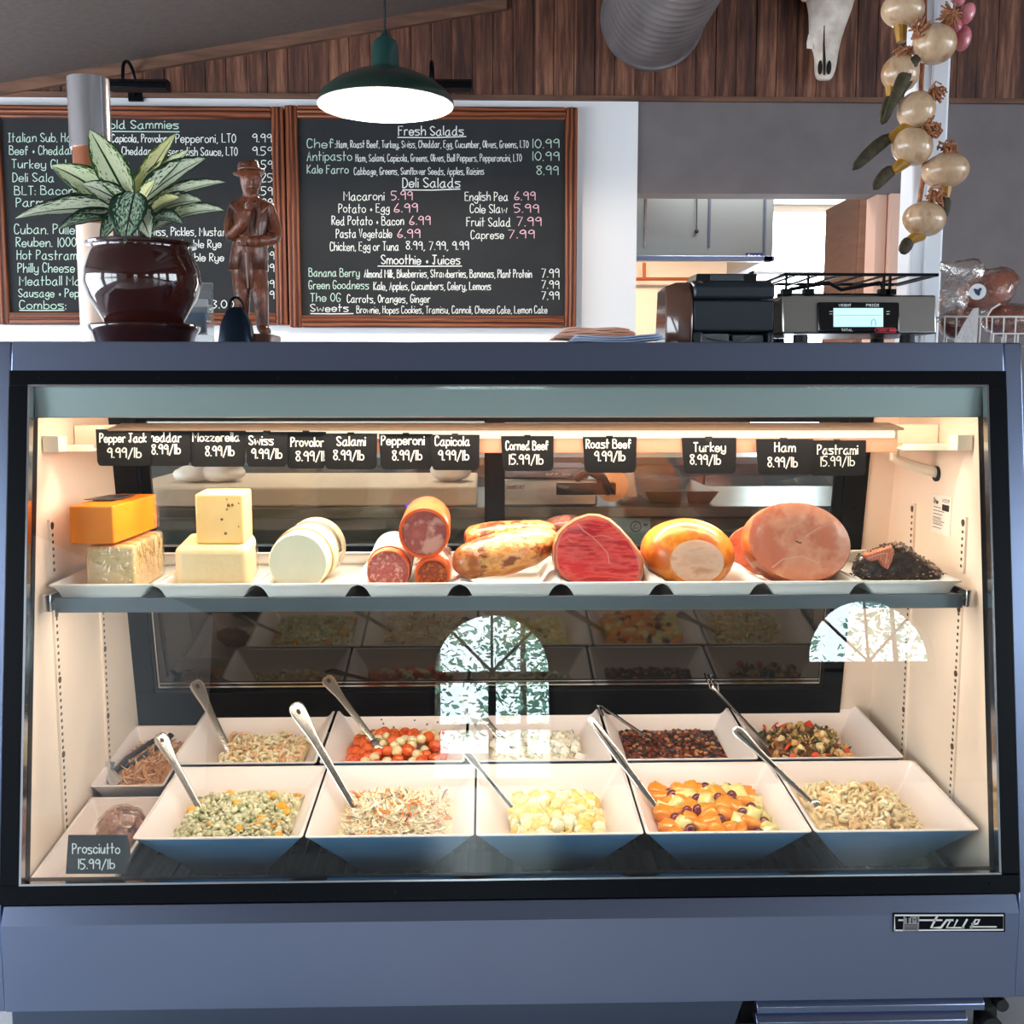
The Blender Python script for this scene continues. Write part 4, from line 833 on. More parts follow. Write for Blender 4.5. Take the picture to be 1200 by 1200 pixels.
b = MB(); ribbon(b, [(1027, 384.6), (1049, 384.6), (1051, 387), (1049, 389.4), (1027, 389.4), (1025, 387), (1027, 384.6)], .8, fD2); ribbon(b, [(1043, 387), (1049, 387)], 2.6, fD2); write(b, 'TORREY', 1028, 1041, 388.2, 2.3, fD2, .6, 0); obj('maker_mark', b, mat('red_print', (214, 60, 76), .5), dp, smooth=0)
for px in (938, 1063):
    c = P(px, 396, YS + .03); obj('foot', MB().lathe([(.016, ZT), (.014, zb - .001)], (c.x, YS + .03, 0), 16), BLACKM, st)
    obj('foot', MB().lathe([(.016, ZT), (.014, zb - .001)], (c.x, YS + .2, 0), 16), BLACKM, st)
z0 = zt_ + .012; zr = P(1000, 322, YS + .02).z
b = MB(); xa, xb = P(919, 322, YS + .02).x, P(1099, 322, YS + .02).x
b.bb(xa, xb, YS + .015, YS + .022, zr - .003, zr + .003); b.bb(xa, xb, YS + .215, YS + .222, zr - .003, zr + .003); b.bb(xa, xa + .006, YS + .015, YS + .22, zr - .003, zr + .003); b.bb(xb - .006, xb, YS + .015, YS + .22, zr - .003, zr + .003)
for k in range(7): xk = xa + .02 + (xb - xa - .04) * k / 6; b.bb(xk - .002, xk + .002, YS + .02, YS + .22, zr - .004, zr)
obj('platform_rim', b, BLACKF, st)
b = MB(); b.tube([(xa + .02, YS + .05, z0 + .002), (xa + .10, YS + .05, z0 + .016), ((xa + xb) / 2 - .03, YS + .05, z0 + .002), ((xa + xb) / 2 + .05, YS + .05, z0 + .016), (xb - .10, YS + .05, z0 + .004)], .004, 6)
b.bb(xa - .004, xb - .10, YS + .045, YS + .055, z0 - .014, z0 - .006)
for xk in (xa + .005, xa + .05, (xa + xb) / 2 + .06, xb - .11): b.bb(xk - .002, xk + .002, YS + .018, YS + .024, zt_, zr); b.bb(xk - .010, xk + .010, YS + .01, YS + .03, zt_ + .001, zt_ + .012)
obj('platform_stand', b, BLACKF, st)
# wire basket with bags of snacks
YK = .40; A = P(1106, 399, YK)
WIREW = mat('white_coated_wire', (226, 220, 214), .4)
bk = thing('wire_basket', 'white wire basket holding snack bags at the right end of the case', 'basket', (A.x + .09, YK + .08, ZT))
zr = P(1106, 371, YK).z; x0, x1 = A.x, A.x + .20; b = MB()
for (ya, yb) in ((YK, YK), (YK + .16, YK + .16)): b.tube([(x0, ya, zr), (x1, yb, zr)], .002, 6)
for xa in (x0, x1): b.tube([(xa, YK, zr), (xa, YK + .16, zr)], .002, 6)
obj('basket_rim', b, WIREW, bk)
for k in range(9):
    xk = x0 + .2 * k / 8; obj('basket_wire', MB().tube([(xk, YK, zr), (xk, YK, ZT + .003), (xk, YK + .16, ZT + .003), (xk, YK + .16, zr)], .0016, 6), WIREW, bk)
b = MB(); q0 = P(1162, 398, YK - .02); q1 = P(1215, 398, YK - .02); zl = P(1180, 391, YK - .02).z
b.tube([(q0.x, YK - .02, ZT + .002), (q0.x + .002, YK - .02, zl), (q1.x, YK - .02, zl)], .002, 6)
for k in range(4): xk = q0.x + .003 + .026 * k; b.tube([(xk, YK - .02, ZT), (xk, YK - .02, zl)], .0018, 6)
b.tube([P(1156, 385, YK - .015), P(1156, 372, YK - .015), P(1162, 362, YK - .015), P(1172, 356, YK - .015)], .002, 6); obj('basket_handle', b, WIREW, bk)
SNK = mat('brown_snacks', (146, 72, 42), .35, c2=[(184, 98, 58), (92, 44, 28)], sc=(22, 22, 22), bump=.8, bsc=(50, 50, 50))
BAG = clear('plastic_bag_film', (250, 246, 244), 1.4, .12, .1, bump=1.0, bsc=38, body=.035)
def lump(c, r, rot, m_, name, parent, disp, n=28):
    return obj(name, MB().ball(c, r, n, n // 2, rot), m_, parent, smooth=180, disp=disp)
bag = thing('snack_bag', 'clear bag of brown snacks with a round price sticker, topmost in the basket', 'bag', P(1150, 371, YK + .05))
lump(P(1160, 340, YK + .06), (.058, .05, .036), MX.Rotation(R(-22), 3, 'Y'), SNK, 'snacks', bag, (.03, .03))
lump(P(1158, 340, YK + .055), (.064, .056, .044), MX.Rotation(R(-22), 3, 'Y'), BAG, 'bag_film', bag, (.02, .03))
b = MB(); c = P(1122, 322, YK + .04); tp = [P(1098, 310, YK + .04), P(1112, 318, YK + .03), P(1126, 316, YK + .03), P(1148, 322, YK + .04)]
b.loft([[p + V((s_ * .2, math.sin(a) * s_, math.cos(a) * s_ * 1.1)) for a in [2 * PI * k / 14 for k in range(14)]] for p, s_ in zip(tp, (.010, .015, .020, .034))], True, True); obj('bag_neck', b, BAG, bag, smooth=180, subsurf=1, disp=(.02, .02))
lump(P(1118, 350, YK + .03), (.030, .03, .046), MX.Rotation(R(12), 3, 'Y'), BAG, 'bag_side', bag, (.016, .02))
c = P(1145.5, 342, YK - .004); n_ = (CAM - c).normalized(); rq = n_.to_track_quat('Z', 'Y').to_matrix()
obj('price_sticker', MB().cyl(c, c + n_ * .0015, .0165, n=28), mat('sticker_white', (238, 238, 240), .4), bag)
b = MB(); k = c + n_ * .003
for (dx, dz, r) in ((0, 0, .0055), (-.005, .004, .003), (.005, .005, .003), (.002, -.005, .003)): b.ball(k + rq @ V((dx, dz, 0)), (r, r, .0008), 10, 6, rq)
obj('sticker_blot', b, mat('navy_print', (40, 60, 92), .5), bag)
bag2 = thing('snack_bag', 'clear bag of brown snacks lying low in the right of the basket', 'bag', P(1180, 392, YK + .05))
lump(P(1186, 376, YK + .07), (.058, .045, .030), MX.Rotation(R(5), 3, 'Y'), SNK, 'snacks', bag2, (.03, .03)); lump(P(1186, 376, YK + .065), (.064, .05, .036), None, BAG, 'bag_film', bag2, (.016, .03))
bag3 = thing('snack_bag', 'clear bag of brown snacks at the left of the basket behind the paper cone', 'bag', P(1125, 392, YK + .05))
lump(P(1124, 379, YK + .07), (.036, .04, .032), None, SNK, 'snacks', bag3, (.02, .03)); lump(P(1124, 379, YK + .068), (.040, .044, .036), None, BAG, 'bag_film', bag3, (.014, .03))
b = MB(); b.loft([[P(x, y, YK - .03) for x, y in ((1118, 400), (1146, 400), (1145, 402), (1119, 402))], [P(1129, 380, YK - .028), P(1146, 380, YK - .036), P(1146, 379, YK - .024), P(1130, 379, YK - .022)], [P(1140, 362, YK - .026), P(1147, 361, YK - .034), P(1147, 360.5, YK - .022), P(1141, 361, YK - .02)]])
tag(obj('paper_cone', b, mat('white_crinkled_paper', (222, 216, 216), .6, bump=.8, sc=(60, 60, 60)), smooth=60), 'small white crinkled paper cone leaning before the basket', 'paper')

# ------------------------------------------------------------------ kitchen seen through the pass-through
hood = thing('exhaust_hood', 'stainless kitchen exhaust hood hanging beyond the pass-through', 'hood', (1.06, 4.7, 1.93))
HX0, HX1, HZ = .35, 1.56, 1.945
HST = steel_mat('hood_steel', (150, 158, 160), .35, (60, 60, 1.5))
b = MB(); b.bb(HX0, HX1, 4.2, 4.206, HZ, 2.62); b.bb(HX1 - .006, HX1, 4.2, 5.3, HZ, 2.62); b.bb(HX0, HX1, 4.2, 5.3, 2.6, 2.62); b.bb(HX0, HX0 + .006, 4.2, 5.3, HZ, 2.62)
obj('hood_shell', b, HST, hood, smooth=0)
b = MB(); b.bb(HX0, HX1, 4.19, 4.24, HZ - .03, HZ); b.bb(HX1 - .05, HX1 + .01, 4.19, 5.3, HZ - .03, HZ); obj('drip_edge', b, STEEL, hood, bevel=.003)
for px, y1 in ((757, 290), (832, 290), (897, 300)):
    a, c = P(px, 228, 4.197), P(px, y1, 4.197); obj('seam_strip', MB().bb(a.x - .006, a.x + .006, 4.19, 4.2, c.z, a.z + .1), CHROME if px == 757 else STEEL_D, hood, smooth=0)
a, c = P(816.5, 228, 4.18), P(816.5, 271, 4.18); b = MB(); b.tube([(a.x, 4.18, a.z + .1), (c.x, 4.18, c.z)], .003, 6); b.ball(c, .012, 12, 8); obj('pull_chain', b, BLACKM, hood)
a, c = P(874, 302, 4.196), P(894, 296.5, 4.196); bg_ = obj('hood_sticker', MB().bb(a.x, c.x, 4.192, 4.2, a.z, c.z), mat('dark_blue_sticker', (26, 38, 76), .4), hood, smooth=0)
fH = lambda x, y: P(x, y, 4.1905)
b = MB(); ribbon(b, [(876, 300.5), (878, 297.8), (879, 300.5), (881, 299), (883, 300.6), (885, 299), (887, 300.6), (890, 299.2)], .8, fH); obj('sticker_print', b, CHALK, bg_, smooth=0)
area('kitchen_fill', (1.6, 3.6, 2.68), (1.2, .3), 34, (1.0, .96, .92))  # added light out of view, brightens the kitchen and hood
area('hood_lamp', (.95, 4.75, 2.3), (.7, .3), 34, (1.0, .80, .62))
COP = mat('copper_pipe', (190, 104, 62), .35, .6)
a, c = P(735, 327, 5.6), P(850, 327, 5.6); d0, d1 = P(755, 327, 5.6), P(755, 308, 5.6)
b = MB(); b.tube([(a.x, 5.6, a.z), (c.x, 5.6, c.z)], .012, 8); b.tube([d0, d1], .012, 8)
struct('wall_kitchen_cooking', MB().bb(-.6, 1.75, 5.7, 5.8, 0, 2.7), mat('peach_tile', (246, 224, 200), .5), smooth=0)
tag(obj('copper_pipe', b, COP), 'thin copper pipe on the lit wall below the exhaust hood', 'pipe')
BRC = mat('brown_laminate', (120, 82, 66), .55, c2=(132, 92, 74), sc=(5, 5, 30))
cb = thing('brown_cabinet', 'tall brown two door cabinet beyond the pass-through by the bright window', 'cabinet', (2.35, 4.8, 0))
cx0, cx1 = P(1003, 300, 4.6).x, P(1066, 300, 4.6).x; cm = P(1030, 300, 4.6).x
obj('cabinet_body', MB().bb(cx0, cx1 + .2, 4.6, 5.2, 0, 2.36), BRC, cb, smooth=0)
obj('door', MB().bb(cx0 + .005, cm - .006, 4.575, 4.6, .1, 2.34), BRC, cb, bevel=.003)
obj('door', MB().bb(cm + .006, cx1 + .19, 4.575, 4.6, .1, P(1040, 262, 4.58).z), BRC, cb, bevel=.003)
obj('door', MB().bb(cm + .016, cx1 + .19, 4.575, 4.6, P(1040, 260, 4.58).z, 2.34), BRC, cb, bevel=.003)
a, c = P(1019, 305, 4.57), P(1019, 318, 4.57); obj('handle', MB().bb(a.x - .012, a.x + .012, 4.555, 4.575, c.z, a.z), BLACKM, cb, bevel=.003)

# ------------------------------------------------------------------ prep counter right behind the case, seen through its sliding doors
PCZ = .893
pc = thing('prep_counter', 'stainless prep counter behind the case, seen through the sliding glass doors', 'counter', (0, 1.25, 0))
PST = steel_mat('prep_steel', (130, 134, 134), .32)
obj('counter_top', MB().bb(-1.25, 1.25, .98, 1.58, PCZ - .03, PCZ), PST, pc, bevel=.004)
cf = obj('counter_front', MB().bb(-1.22, 1.22, 1.0, 1.02, .0, PCZ - .03), mat('dark_grey_panel', (74, 82, 82), .4), pc, smooth=0)
a, c = P(612, 648, .998), P(762, 606, .998); sg = obj('notice_plate', MB().bb(a.x, c.x, .994, 1.0, a.z, c.z), mat('pale_blue_plate', (120, 150, 166), .35), cf, smooth=0)
fN = lambda x, y: P(x, y, .9925)
b = MB(); ribbon(b, [(745 + 6 * math.cos(k * PI / 6), 617 + 6 * math.sin(k * PI / 6)) for k in range(13)], 1.6, fN); ribbon(b, [(742, 619), (745, 614), (748, 619), (742, 619)], 1.4, fN); ribbon(b, [(755, 615), (758, 615)], 3, fN)
for k in range(4): ribbon(b, [(622, 613 + k * 6), (622 + (70, 86, 60, 80)[k], 613 + k * 6)], .9, fN)
obj('plate_print', b, mat('plate_ink', (40, 62, 84), .5), sg, smooth=0)
a, c = P(404, 605, .998), P(461, 595, .998); tpn = obj('control_strip', MB().bb(a.x, c.x, .992, 1.0, a.z, c.z), mat('violet_strip', (84, 84, 120), .4), cf, smooth=0)
c = P(479, 598, .99); b = MB(); [b.ball(c + V((.012 * math.cos(k), 0, .012 * math.sin(k))), .004, 8, 6) for k in range(0, 6)]; b.ball(c, .006, 8, 6); obj('indicator_lights', b, mat('violet_lights', (90, 70, 255), .4, emit=2.5), cf)
a, c = P(150, 583, 1.10), P(559, 583, 1.10); tb = tag(obj('cutting_board', MB().bb(a.x, c.x, 1.0, 1.5, PCZ + .001, PCZ + .052), mat('cream_board', (226, 204, 184), .5), bevel=.006), 'long cream cutting board on the prep counter behind the cheeses', 'cutting board')
CLOTH = mat('white_cloth', (228, 222, 218), .8, bump=.5, sc=(40, 40, 40))
for (px, py, w, h, lab) in ((228, 584, .055, .020, 'flat white wrapped bundle on the cutting board behind the cheddar'), (262, 585, .062, .022, 'white wrapped bundle on the cutting board behind the swiss cheese, under another'), (262, 570, .058, .018, 'white wrapped bundle lying on top of another behind the swiss cheese'), (528, 580, .058, .030, 'crumpled white cloth at the right end of the cutting board')):
    c = P(px, py, 1.18); z = PCZ + .055 + h + (.042 if py == 570 else 0)
    b = MB(); b.ball((c.x, 1.18, z), (w, .06, h * 1.15), 20, 12); tag(obj('cloth_bundle', b, CLOTH, smooth=180, disp=(.016, .03)), lab, 'cloth')
sl = thing('meat_slicer', 'stainless electric meat slicer behind the corned beef, seen through the glass', 'slicer', (.2, 1.2, PCZ))
SY = 1.0; LST = steel_mat('slicer_steel', (190, 194, 196), .28)
def sb(name, x0, x1, y0, y1, m_, d0=0, d1=.2, bv=.004, par=None):
    a, c = P(x0, y1, SY + d0), P(x1, y0, SY + d0); return obj(name, MB().bb(a.x, c.x, SY + d0, SY + d1, max(a.z, PCZ + .001), c.z), m_, par or sl, bevel=bv)
mb_ = sb('slicer_base', 584, 700, 562, 594, LST); sb('slicer_top', 586, 690, 548, 561, STEEL_D, .02, .22); ins = sb('switch_panel', 652, 722, 566, 580, BLACKM, -.006, .0, .002)
a, c = P(594, 574, SY - .004), P(616, 568, SY - .004); fP = lambda x, y: P(x, y, SY - .006)
pb_ = obj('maker_plate', MB().bb(a.x, c.x, SY - .004, SY, a.z, c.z), CHROME, mb_, smooth=0)
b = MB(); write(b, 'HOBART', 595.5, 614.5, 573, 4, fP, .8, 0); obj('plate_lettering', b, BLACKM, pb_, smooth=0)
b = MB(); write(b, 'OFF ON', 640, 668, 557, 2.2, lambda x, y: P(x, y, SY + .014), .6, 0); obj('switch_print', b, CHALK, sl, smooth=0)
c = P(716, 568, SY + .04); b = MB(); b.cyl((c.x, SY + .02, c.z), (c.x, SY + .03, c.z), .045, n=40); b.cyl((c.x, SY + .01, c.z), (c.x, SY + .02, c.z), .02, n=24); obj('blade', b, CHROME, sl)
b = MB(); a = P(690, 545, SY + .02); b.tube([P(676, 560, SY), P(690, 552, SY - .02), P(706, 560, SY - .03), P(716, 578, SY - .03)], [(.012, .02)] * 4, 10); obj('handle', b, BLACKM, sl)
b = MB(); b.hexa([P(722, 585, SY + .05), P(748, 583, SY + .05), P(748, 580, SY + .2), P(722, 580, SY + .2)], [P(726, 556, SY + .05), P(742, 552, SY + .05), P(742, 552, SY + .2), P(726, 556, SY + .2)]); obj('carriage', b, LST, sl, bevel=.003)
a, c = P(752, 588, 1.1), P(838, 588, 1.1); b = MB()
b.loft([[(x, y, z) for x, y in ((a.x + i, 1.05 + i), (c.x - i, 1.05 + i), (c.x - i, 1.45 - i), (a.x + i, 1.45 - i))] for i, z in ((.02, PCZ + .001), (.0, PCZ + .034), (.003, PCZ + .034), (.023, PCZ + .004))], True, True)
tag(obj('sheet_pan', b, steel_mat('pan_steel', (170, 170, 166), .3), bevel=.001), 'shallow steel pan on the counter behind the turkey', 'pan')
cn = thing('back_unit', 'low dark equipment unit against the menu wall behind the prep counter', 'cabinet', (.2, 2.5, 0))
obj('unit_body', MB().bb(-1.6, 1.6, 2.2, 2.74, .05, .92), mat('unit_grey', (70, 72, 74), .4), cn, smooth=0)
obj('unit_top', MB().bb(-1.62, 1.62, 2.18, 2.76, .92, .95), PST, cn, bevel=.003)
for k in range(4): obj('door', MB().bb(-1.58 + .79 * k, -1.58 + .79 * k + .77, 2.185, 2.2, .12, .88), mat('unit_door', (84, 86, 88), .35) if 'unit_door' not in bpy.data.materials else bpy.data.materials['unit_door'], cn, bevel=.004)

# ------------------------------------------------------------------ price tags hanging on the lamp rail
TAGC = mat('tag_chalk', (206, 206, 200), .8)
TAGM = mat('tag_black', (15, 14, 14), .7, spec=.2)
TAGS = [('Pepper Jack', '9.99/lb', 112, 177, 503, 546, 2, (117, 171, 518), (126, 165, 536)), ('Cheddar', '8.99/lb', 170, 223, 504.5, 546, 1, (170, 212, 517.5), (178, 211, 532)), ('Mozzerella', '8.99/lb', 221, 288, 504.5, 547, 0, (226, 280, 517), (241, 274, 534)), ('Swiss', '9.99/lb', 287, 337, 506, 547, 1, (292, 320, 521), (295, 330, 537)),
        ('Provolor', '8.99/lb', 334, 382, 506, 549, 0, (341, 379, 523), (347, 384, 540)), ('Salami', '8.99/lb', 379, 442, 508, 550, 1, (395, 428, 522), (391, 426, 539)), ('Pepperoni', '8.99/lb', 444, 507, 508.5, 550, 0, (447, 497, 521), (460, 494, 539)), ('Capicola', '9.99/lb', 504, 562, 509.5, 551, 1, (510, 550, 522), (514, 549, 539)),
        ('Corned Beef', '15.99/lb', 587, 649, 511, 552, 0, (593, 642, 527), (596, 636, 544)), ('Roast Beef', '9.99/lb', 683, 746, 512, 554, 0, (687, 739, 525), (697, 732, 540)), ('Turkey', '8.99/lb', 799, 863, 513, 555, 0, (813, 850, 529), (809, 844, 544)), ('Ham', '8.99/lb', 886, 953, 514.5, 556, 1, (908, 932, 529), (900, 934, 547)), ('Pastrami', '15.99/lb', 947, 1015, 516, 557.5, 0, (958, 1005, 532), (961, 1001, 546))]
for k, (nm, pr_c, x0, x1, y0, y1, ly, l1, l2) in enumerate(TAGS):
    Y = .262 - .004 * ly; A = P((x0 + x1) / 2, y0, Y)
    t = thing('price_tag', 'black price tag with white lettering reading %s %s' % (nm, pr_c), 'price tag', A, 'price tags on the lamp rail')
    q = [(x0, y0), (x1, y0), (x1 - .5, y1 - 5), (x1 - 2.5, y1 - 1), (x1 - 6, y1), (x0 + 7, y1), (x0 + 4, y1 - 1), (x0 + 2, y1 - 5)]
    obj('tag_plate', MB().prism([P(x, y, Y) for x, y in q], (0, .0018, 0)), TAGM, t, smooth=0)
    fQ = lambda x, y: P(x, y, Y - .0012)
    b = MB(); write(b, nm, *l1, 10.5 if len(nm) < 10 else 10, fQ, 1.5, .2); obj('name_lettering', b, TAGC, t, smooth=0)
    b = MB(); write(b, pr_c, *l2, 11, fQ, 1.5 if k < 12 else 1.2, .2); obj('price_lettering', b, TAGC, t, smooth=0)
    obj('tag_clip', MB().bb(A.x - .006, A.x + .006, Y, .272, A.z - .006, A.z + .002), BLACKM, t, smooth=0)

# ------------------------------------------------------------------ shelf: white serving trays
random.seed(21); RNG = np.random.default_rng(3)
ZB = .8145
def tray_profile():   # half outline from the rim down to the bottom (x, z)
    return [(.0948, .8395), (.0948, .8375), (.090, .8365), (.084, .834), (.078, .828), (.073, .820), (.069, .8135), (.065, .811), (.03, .8108)]
TX0, TPI = -.862, .19133
TRL = ['under the cheddar and pepper jack', 'under the swiss and mozzarella', 'under the provolone', 'under the salami and pepperoni', 'under the corned beef', 'under the roast beef', 'under the turkey', 'under the ham', 'under the pastrami at the right wall']
tr0 = None
for k in range(9):
    cx = TX0 + TPI * (k + .5); lab = 'white plastic serving tray on the shelf ' + TRL[k]
    if tr0 is None:
        h = tray_profile(); full = [(x, z) for x, z in h] + [(-x, z) for x, z in reversed(h)]
        b = MB(); ya, yb = .153, .545
        b.loft([[V((cx + x, y, z)) for x, z in full] for y in (ya, yb)], False, False, closed=False)
        for y in (ya, yb): b.add([(cx + x, y, z) for x, z in full], [tuple(range(len(full)))])
        t = thing('serving_tray', lab, 'tray', (cx, .35, .811), 'trays on the shelf')
        obj('tray_shell', b, WHITEP, t, smooth=50, solid=.0022)
        b = MB(); b.bb(cx - .0948, cx + .0948, ya - .002, ya + .006, .8378, .8400); b.bb(cx - .0948, cx + .0948, yb - .004, yb + .004, .8378, .8400); obj('tray_lip', b, WHITEP, t, bevel=.0008)
        tr0 = t
    else: dup(tr0, (cx, .35, .811), lab)

# ------------------------------------------------------------------ cheeses
def block(name, x0, x1, Yf, ptop, z0, xr, Yr, m_, parent, bevel, grow=0, disp=None, seg=3, dz=0):
    A = P(x0, 650, Yf).x - grow; C = P(x1, 650, Yf).x + grow; D = P(xr, 640, Yr).x + grow; off = V((D - C, Yr - Yf + 2 * grow, 0)); z1 = P((x0 + x1) / 2, ptop, Yf).z + grow
    lo = [V((A, Yf - grow, z0 - grow * .2)), V((C, Yf - .004 - grow, z0 - grow * .2))]; lo += [lo[1] + off, lo[0] + off]; hi = [p + V((0, 0, z1 - z0 + grow * .2)) for p in lo]
    b = MB(); b.hexa(lo, hi); o = obj(name, b, m_, parent, bevel=bevel, seg=seg, smooth=60)
    if disp:
        s_ = o.modifiers.new('sub', 'SUBSURF'); s_.subdivision_type = 'SIMPLE'; s_.levels = s_.render_levels = 4
        tx = bpy.data.textures.new(name, 'CLOUDS'); tx.noise_scale = disp[1]; md = o.modifiers.new('d', 'DISPLACE'); md.texture = tx; md.strength = disp[0]; md.texture_coords = 'LOCAL'
    return o, z1
def base_at(px, Y, z): p = P(px, 650, Y); return V((p.x, Y, z))
CHED = mat('orange_cheddar', (255, 132, 10), .4, c2=(255, 146, 18), sc=(14, 14, 14), sss=.0)
PJ = mat('pepper_jack', (238, 212, 158), .4, c2=[(244, 222, 172), (196, 168, 104)], sc=(60, 60, 60), contrast=(.45, .75))
SWI = mat('swiss_cheese', (246, 200, 126), .4, c2=(250, 210, 142), sc=(12, 12, 12)); MOZ = mat('mozzarella', (252, 226, 178), .4, c2=(248, 216, 162), sc=(10, 10, 10), bump=.15, bsc=(60, 60, 60))
t = thing('pepper_jack_block', 'speckled pale cheese block in cling film lying under the orange cheddar', 'cheese', base_at(145, .3, ZB))
o, zt = block('cheese', 101, 158, .20, 640, ZB, 192, .42, PJ, t, .006); block('cling_wrap', 101, 158, .20, 640, ZB, 192, .42, FILM, t, .008, .003, (.004, .02))
t = thing('cheddar_block', 'bright orange cheddar block in clear film, on top of the speckled cheese', 'cheese', base_at(125, .3, zt))
o, zt2 = block('cheese', 83, 135, .19, 593, zt + .006, 186, .43, CHED, t, .003); block('cling_wrap', 110, 136, .26, 592, zt + .006, 188, .435, FILM, t, .006, .0025, (.005, .02))
b = MB(); a = P(135, 584, .30); c = P(160, 578, .38); b.hexa([V((a.x - .05, .27, zt2 + .003)), V((a.x + .01, .27, zt2 + .003)), V((c.x + .0, .37, zt2 + .003)), V((c.x - .05, .37, zt2 + .003))], [V((a.x - .05, .27, zt2 + .0045)), V((a.x + .01, .27, zt2 + .0045)), V((c.x + .0, .37, zt2 + .0045)), V((c.x - .05, .37, zt2 + .0045))]); obj('dark_label', b, mat('dark_label', (60, 62, 76), .3), t, smooth=0)
t = thing('mozzarella_block', 'large pale rounded mozzarella block lying under the small swiss cheese', 'cheese', base_at(250, .3, ZB))
o, zt = block('cheese', 204, 292, .20, 640, ZB, 301, .40, MOZ, t, .016, seg=5); block('cling_wrap', 250, 292, .30, 640, ZB, 302, .42, FILM, t, .014, .003, (.003, .03))
t = thing('swiss_block', 'small yellow cheese cube with holes, standing on the mozzarella block', 'cheese', base_at(262, .3, zt))
o, zt3 = block('cheese', 230.5, 287, .225, 579, zt + .001, 297, .34, SWI, t, .004)
HOL = mat('cheese_hole', (120, 80, 30), .7)
for (px, py, r) in ((268, 592, 2.2), (272.5, 591.5, 1.9), (280, 589.5, 1.5), (266, 597, 1.2), (260, 608.5, 1.7), (280, 617, 1.3), (264.5, 625, 1.8), (266, 585, 1.0)):
    c = P(px, py, .2235); b = MB(); b.ball(c, (r * .0017, .003, r * .0017), 10, 6); obj('cheese_hole', b, HOL, t)
def roll(name, label, cat, px, pyc, rpx, Yf, pxr, Yr, face_m, skin_m, ring=.0, wrap=None, flat=0, z=None, n=40, wrap_from=.0):
    mp = (Yf + 1.83) / FPX * .993; r = rpx * mp; c = P(px, pyc, Yf); z = (ZB + r if z is None else z); a = V((c.x, Yf, z)); d = V((P(pxr, pyc, Yr).x, Yr, z + .0))
    t = thing(name, label, cat, (a.x, (Yf + Yr) / 2, z - r)); ax = (d - a).normalized(); sx = ax.cross(V((0, 0, 1))).normalized(); up = sx.cross(ax)
    def ringp(p, rr, fl=1.0):
        out = []
        for k in range(n):
            q = 2 * PI * k / n; zz = math.sin(q) * rr
            if flat and zz < -rr * flat: zz = -rr * flat
            out.append(p + sx * (math.cos(q) * rr * (1 + .012 * math.sin(3 * q + px))) + up * zz)
        return out
    b = MB(); b.loft([ringp(a + ax * .004, r * .96), ringp(a + ax * .008, r), ringp(d - ax * .01, r), ringp(d, r * .85)], False, True); obj('casing', b, skin_m, t, smooth=50)
    if ring: b = MB(); b.loft([ringp(a + ax * .005, r * 1.0), ringp(a, r * .985), ringp(a - ax * .0005, r * (1 - ring)), ringp(a + ax * .004, r * (1 - ring))], False, False); obj('casing_ring', b, skin_m, t, smooth=50)
    b = MB(); b.loft([ringp(a + ax * .004, r * .96), ringp(a + ax * .0015, r * (.95 - ring * .6)), ringp(a + ax * .0008, r * .5)], False, True); obj('cut_face', b, face_m, t, smooth=60)
    if wrap is not None:
        b = MB(); b.loft([ringp(a * (1 - wrap_from) + d * wrap_from, r * 1.06), ringp(a * .4 + d * .6, r * 1.05), ringp(d + ax * .006, r * 1.07)], False, False); obj('wrapper', b, wrap, t, smooth=60, solid=.0012)
    return t, a, d, r, ax, sx, up
PROV = mat('provolone_skin', (246, 232, 196), .35, c2=(240, 222, 178), sc=(12, 12, 12)); PROVF = mat('provolone_face', (240, 232, 204), .4, c2=(228, 224, 196), sc=(14, 14, 14))
WRP = clear('printed_wrap', (252, 244, 226), 1.2, .08, .12, body=.45, bodyc=(248, 238, 214))
t, a, d, r, ax, sx, up = roll('provolone_log', 'pale provolone log in printed clear film, between the mozzarella and the salami', 'cheese', 348.5, 652, 35.5, .20, 371, .42, PROVF, PROV, 0, WRP, .86, wrap_from=.25)
b = MB()
def fW(u, v):      # u 0..1 around, v 0..1 along
    q = PI * (.80 - .62 * u); return a + (d - a) * v + sx * (-math.cos(q) * r * 1.075) + up * (math.sin(q) * r * 1.075)
for k in range(6): ribbon(b, [(.12 + .06 * i + .012 * ((k * i) % 3), .22 + .10 * k + .015 * math.sin(i * 2.1 + k)) for i in range(12)], .012, fW)
obj('wrap_print', b, mat('faint_brown_print', (206, 180, 140), .5), t, smooth=0)
b = MB(); ribbon(b, [(.70, .78), (.76, .84), (.80, .90)], .16, fW); obj('red_mark', b, mat('red_mark', (206, 60, 48), .4), t, smooth=0)
SALF = mat('salami_face', (214, 112, 100), .4, c2=[(188, 84, 74), (238, 176, 160)], sc=(120, 120, 120), det=3, contrast=(.36, .66)); ORC = mat('orange_casing', (238, 96, 28), .3, coat=.3); SALC = mat('salami_casing', (232, 128, 84), .35)
PAPW = mat('white_wrap_paper', (238, 228, 214), .45)
t, *_ = roll('salami_roll', 'speckled pink salami roll with white paper wrap, lowest on the left of three', 'salami', 454.5, 659, 25.5, .195, 462, .44, SALF, SALC, .07, PAPW, .93, wrap_from=.16)
PEPF = mat('pepperoni_face', (176, 74, 26), .4, c2=[(126, 40, 20), (206, 110, 40)], sc=(130, 130, 130), det=3, contrast=(.36, .66))
t, *_ = roll('pepperoni_roll', 'small dark pepperoni roll with orange rim under the capicola', 'pepperoni', 507, 667, 21, .195, 511, .42, PEPF, ORC, .16, FILM, .95, wrap_from=.1)
CAPF = mat('capicola_face', (188, 100, 88), .38, c2=[(168, 78, 70), (222, 158, 140)], sc=(26, 26, 26), det=5, contrast=(.4, .6))
mp_ = 2.03 / FPX; zc_ = P(497, 625, .19).z
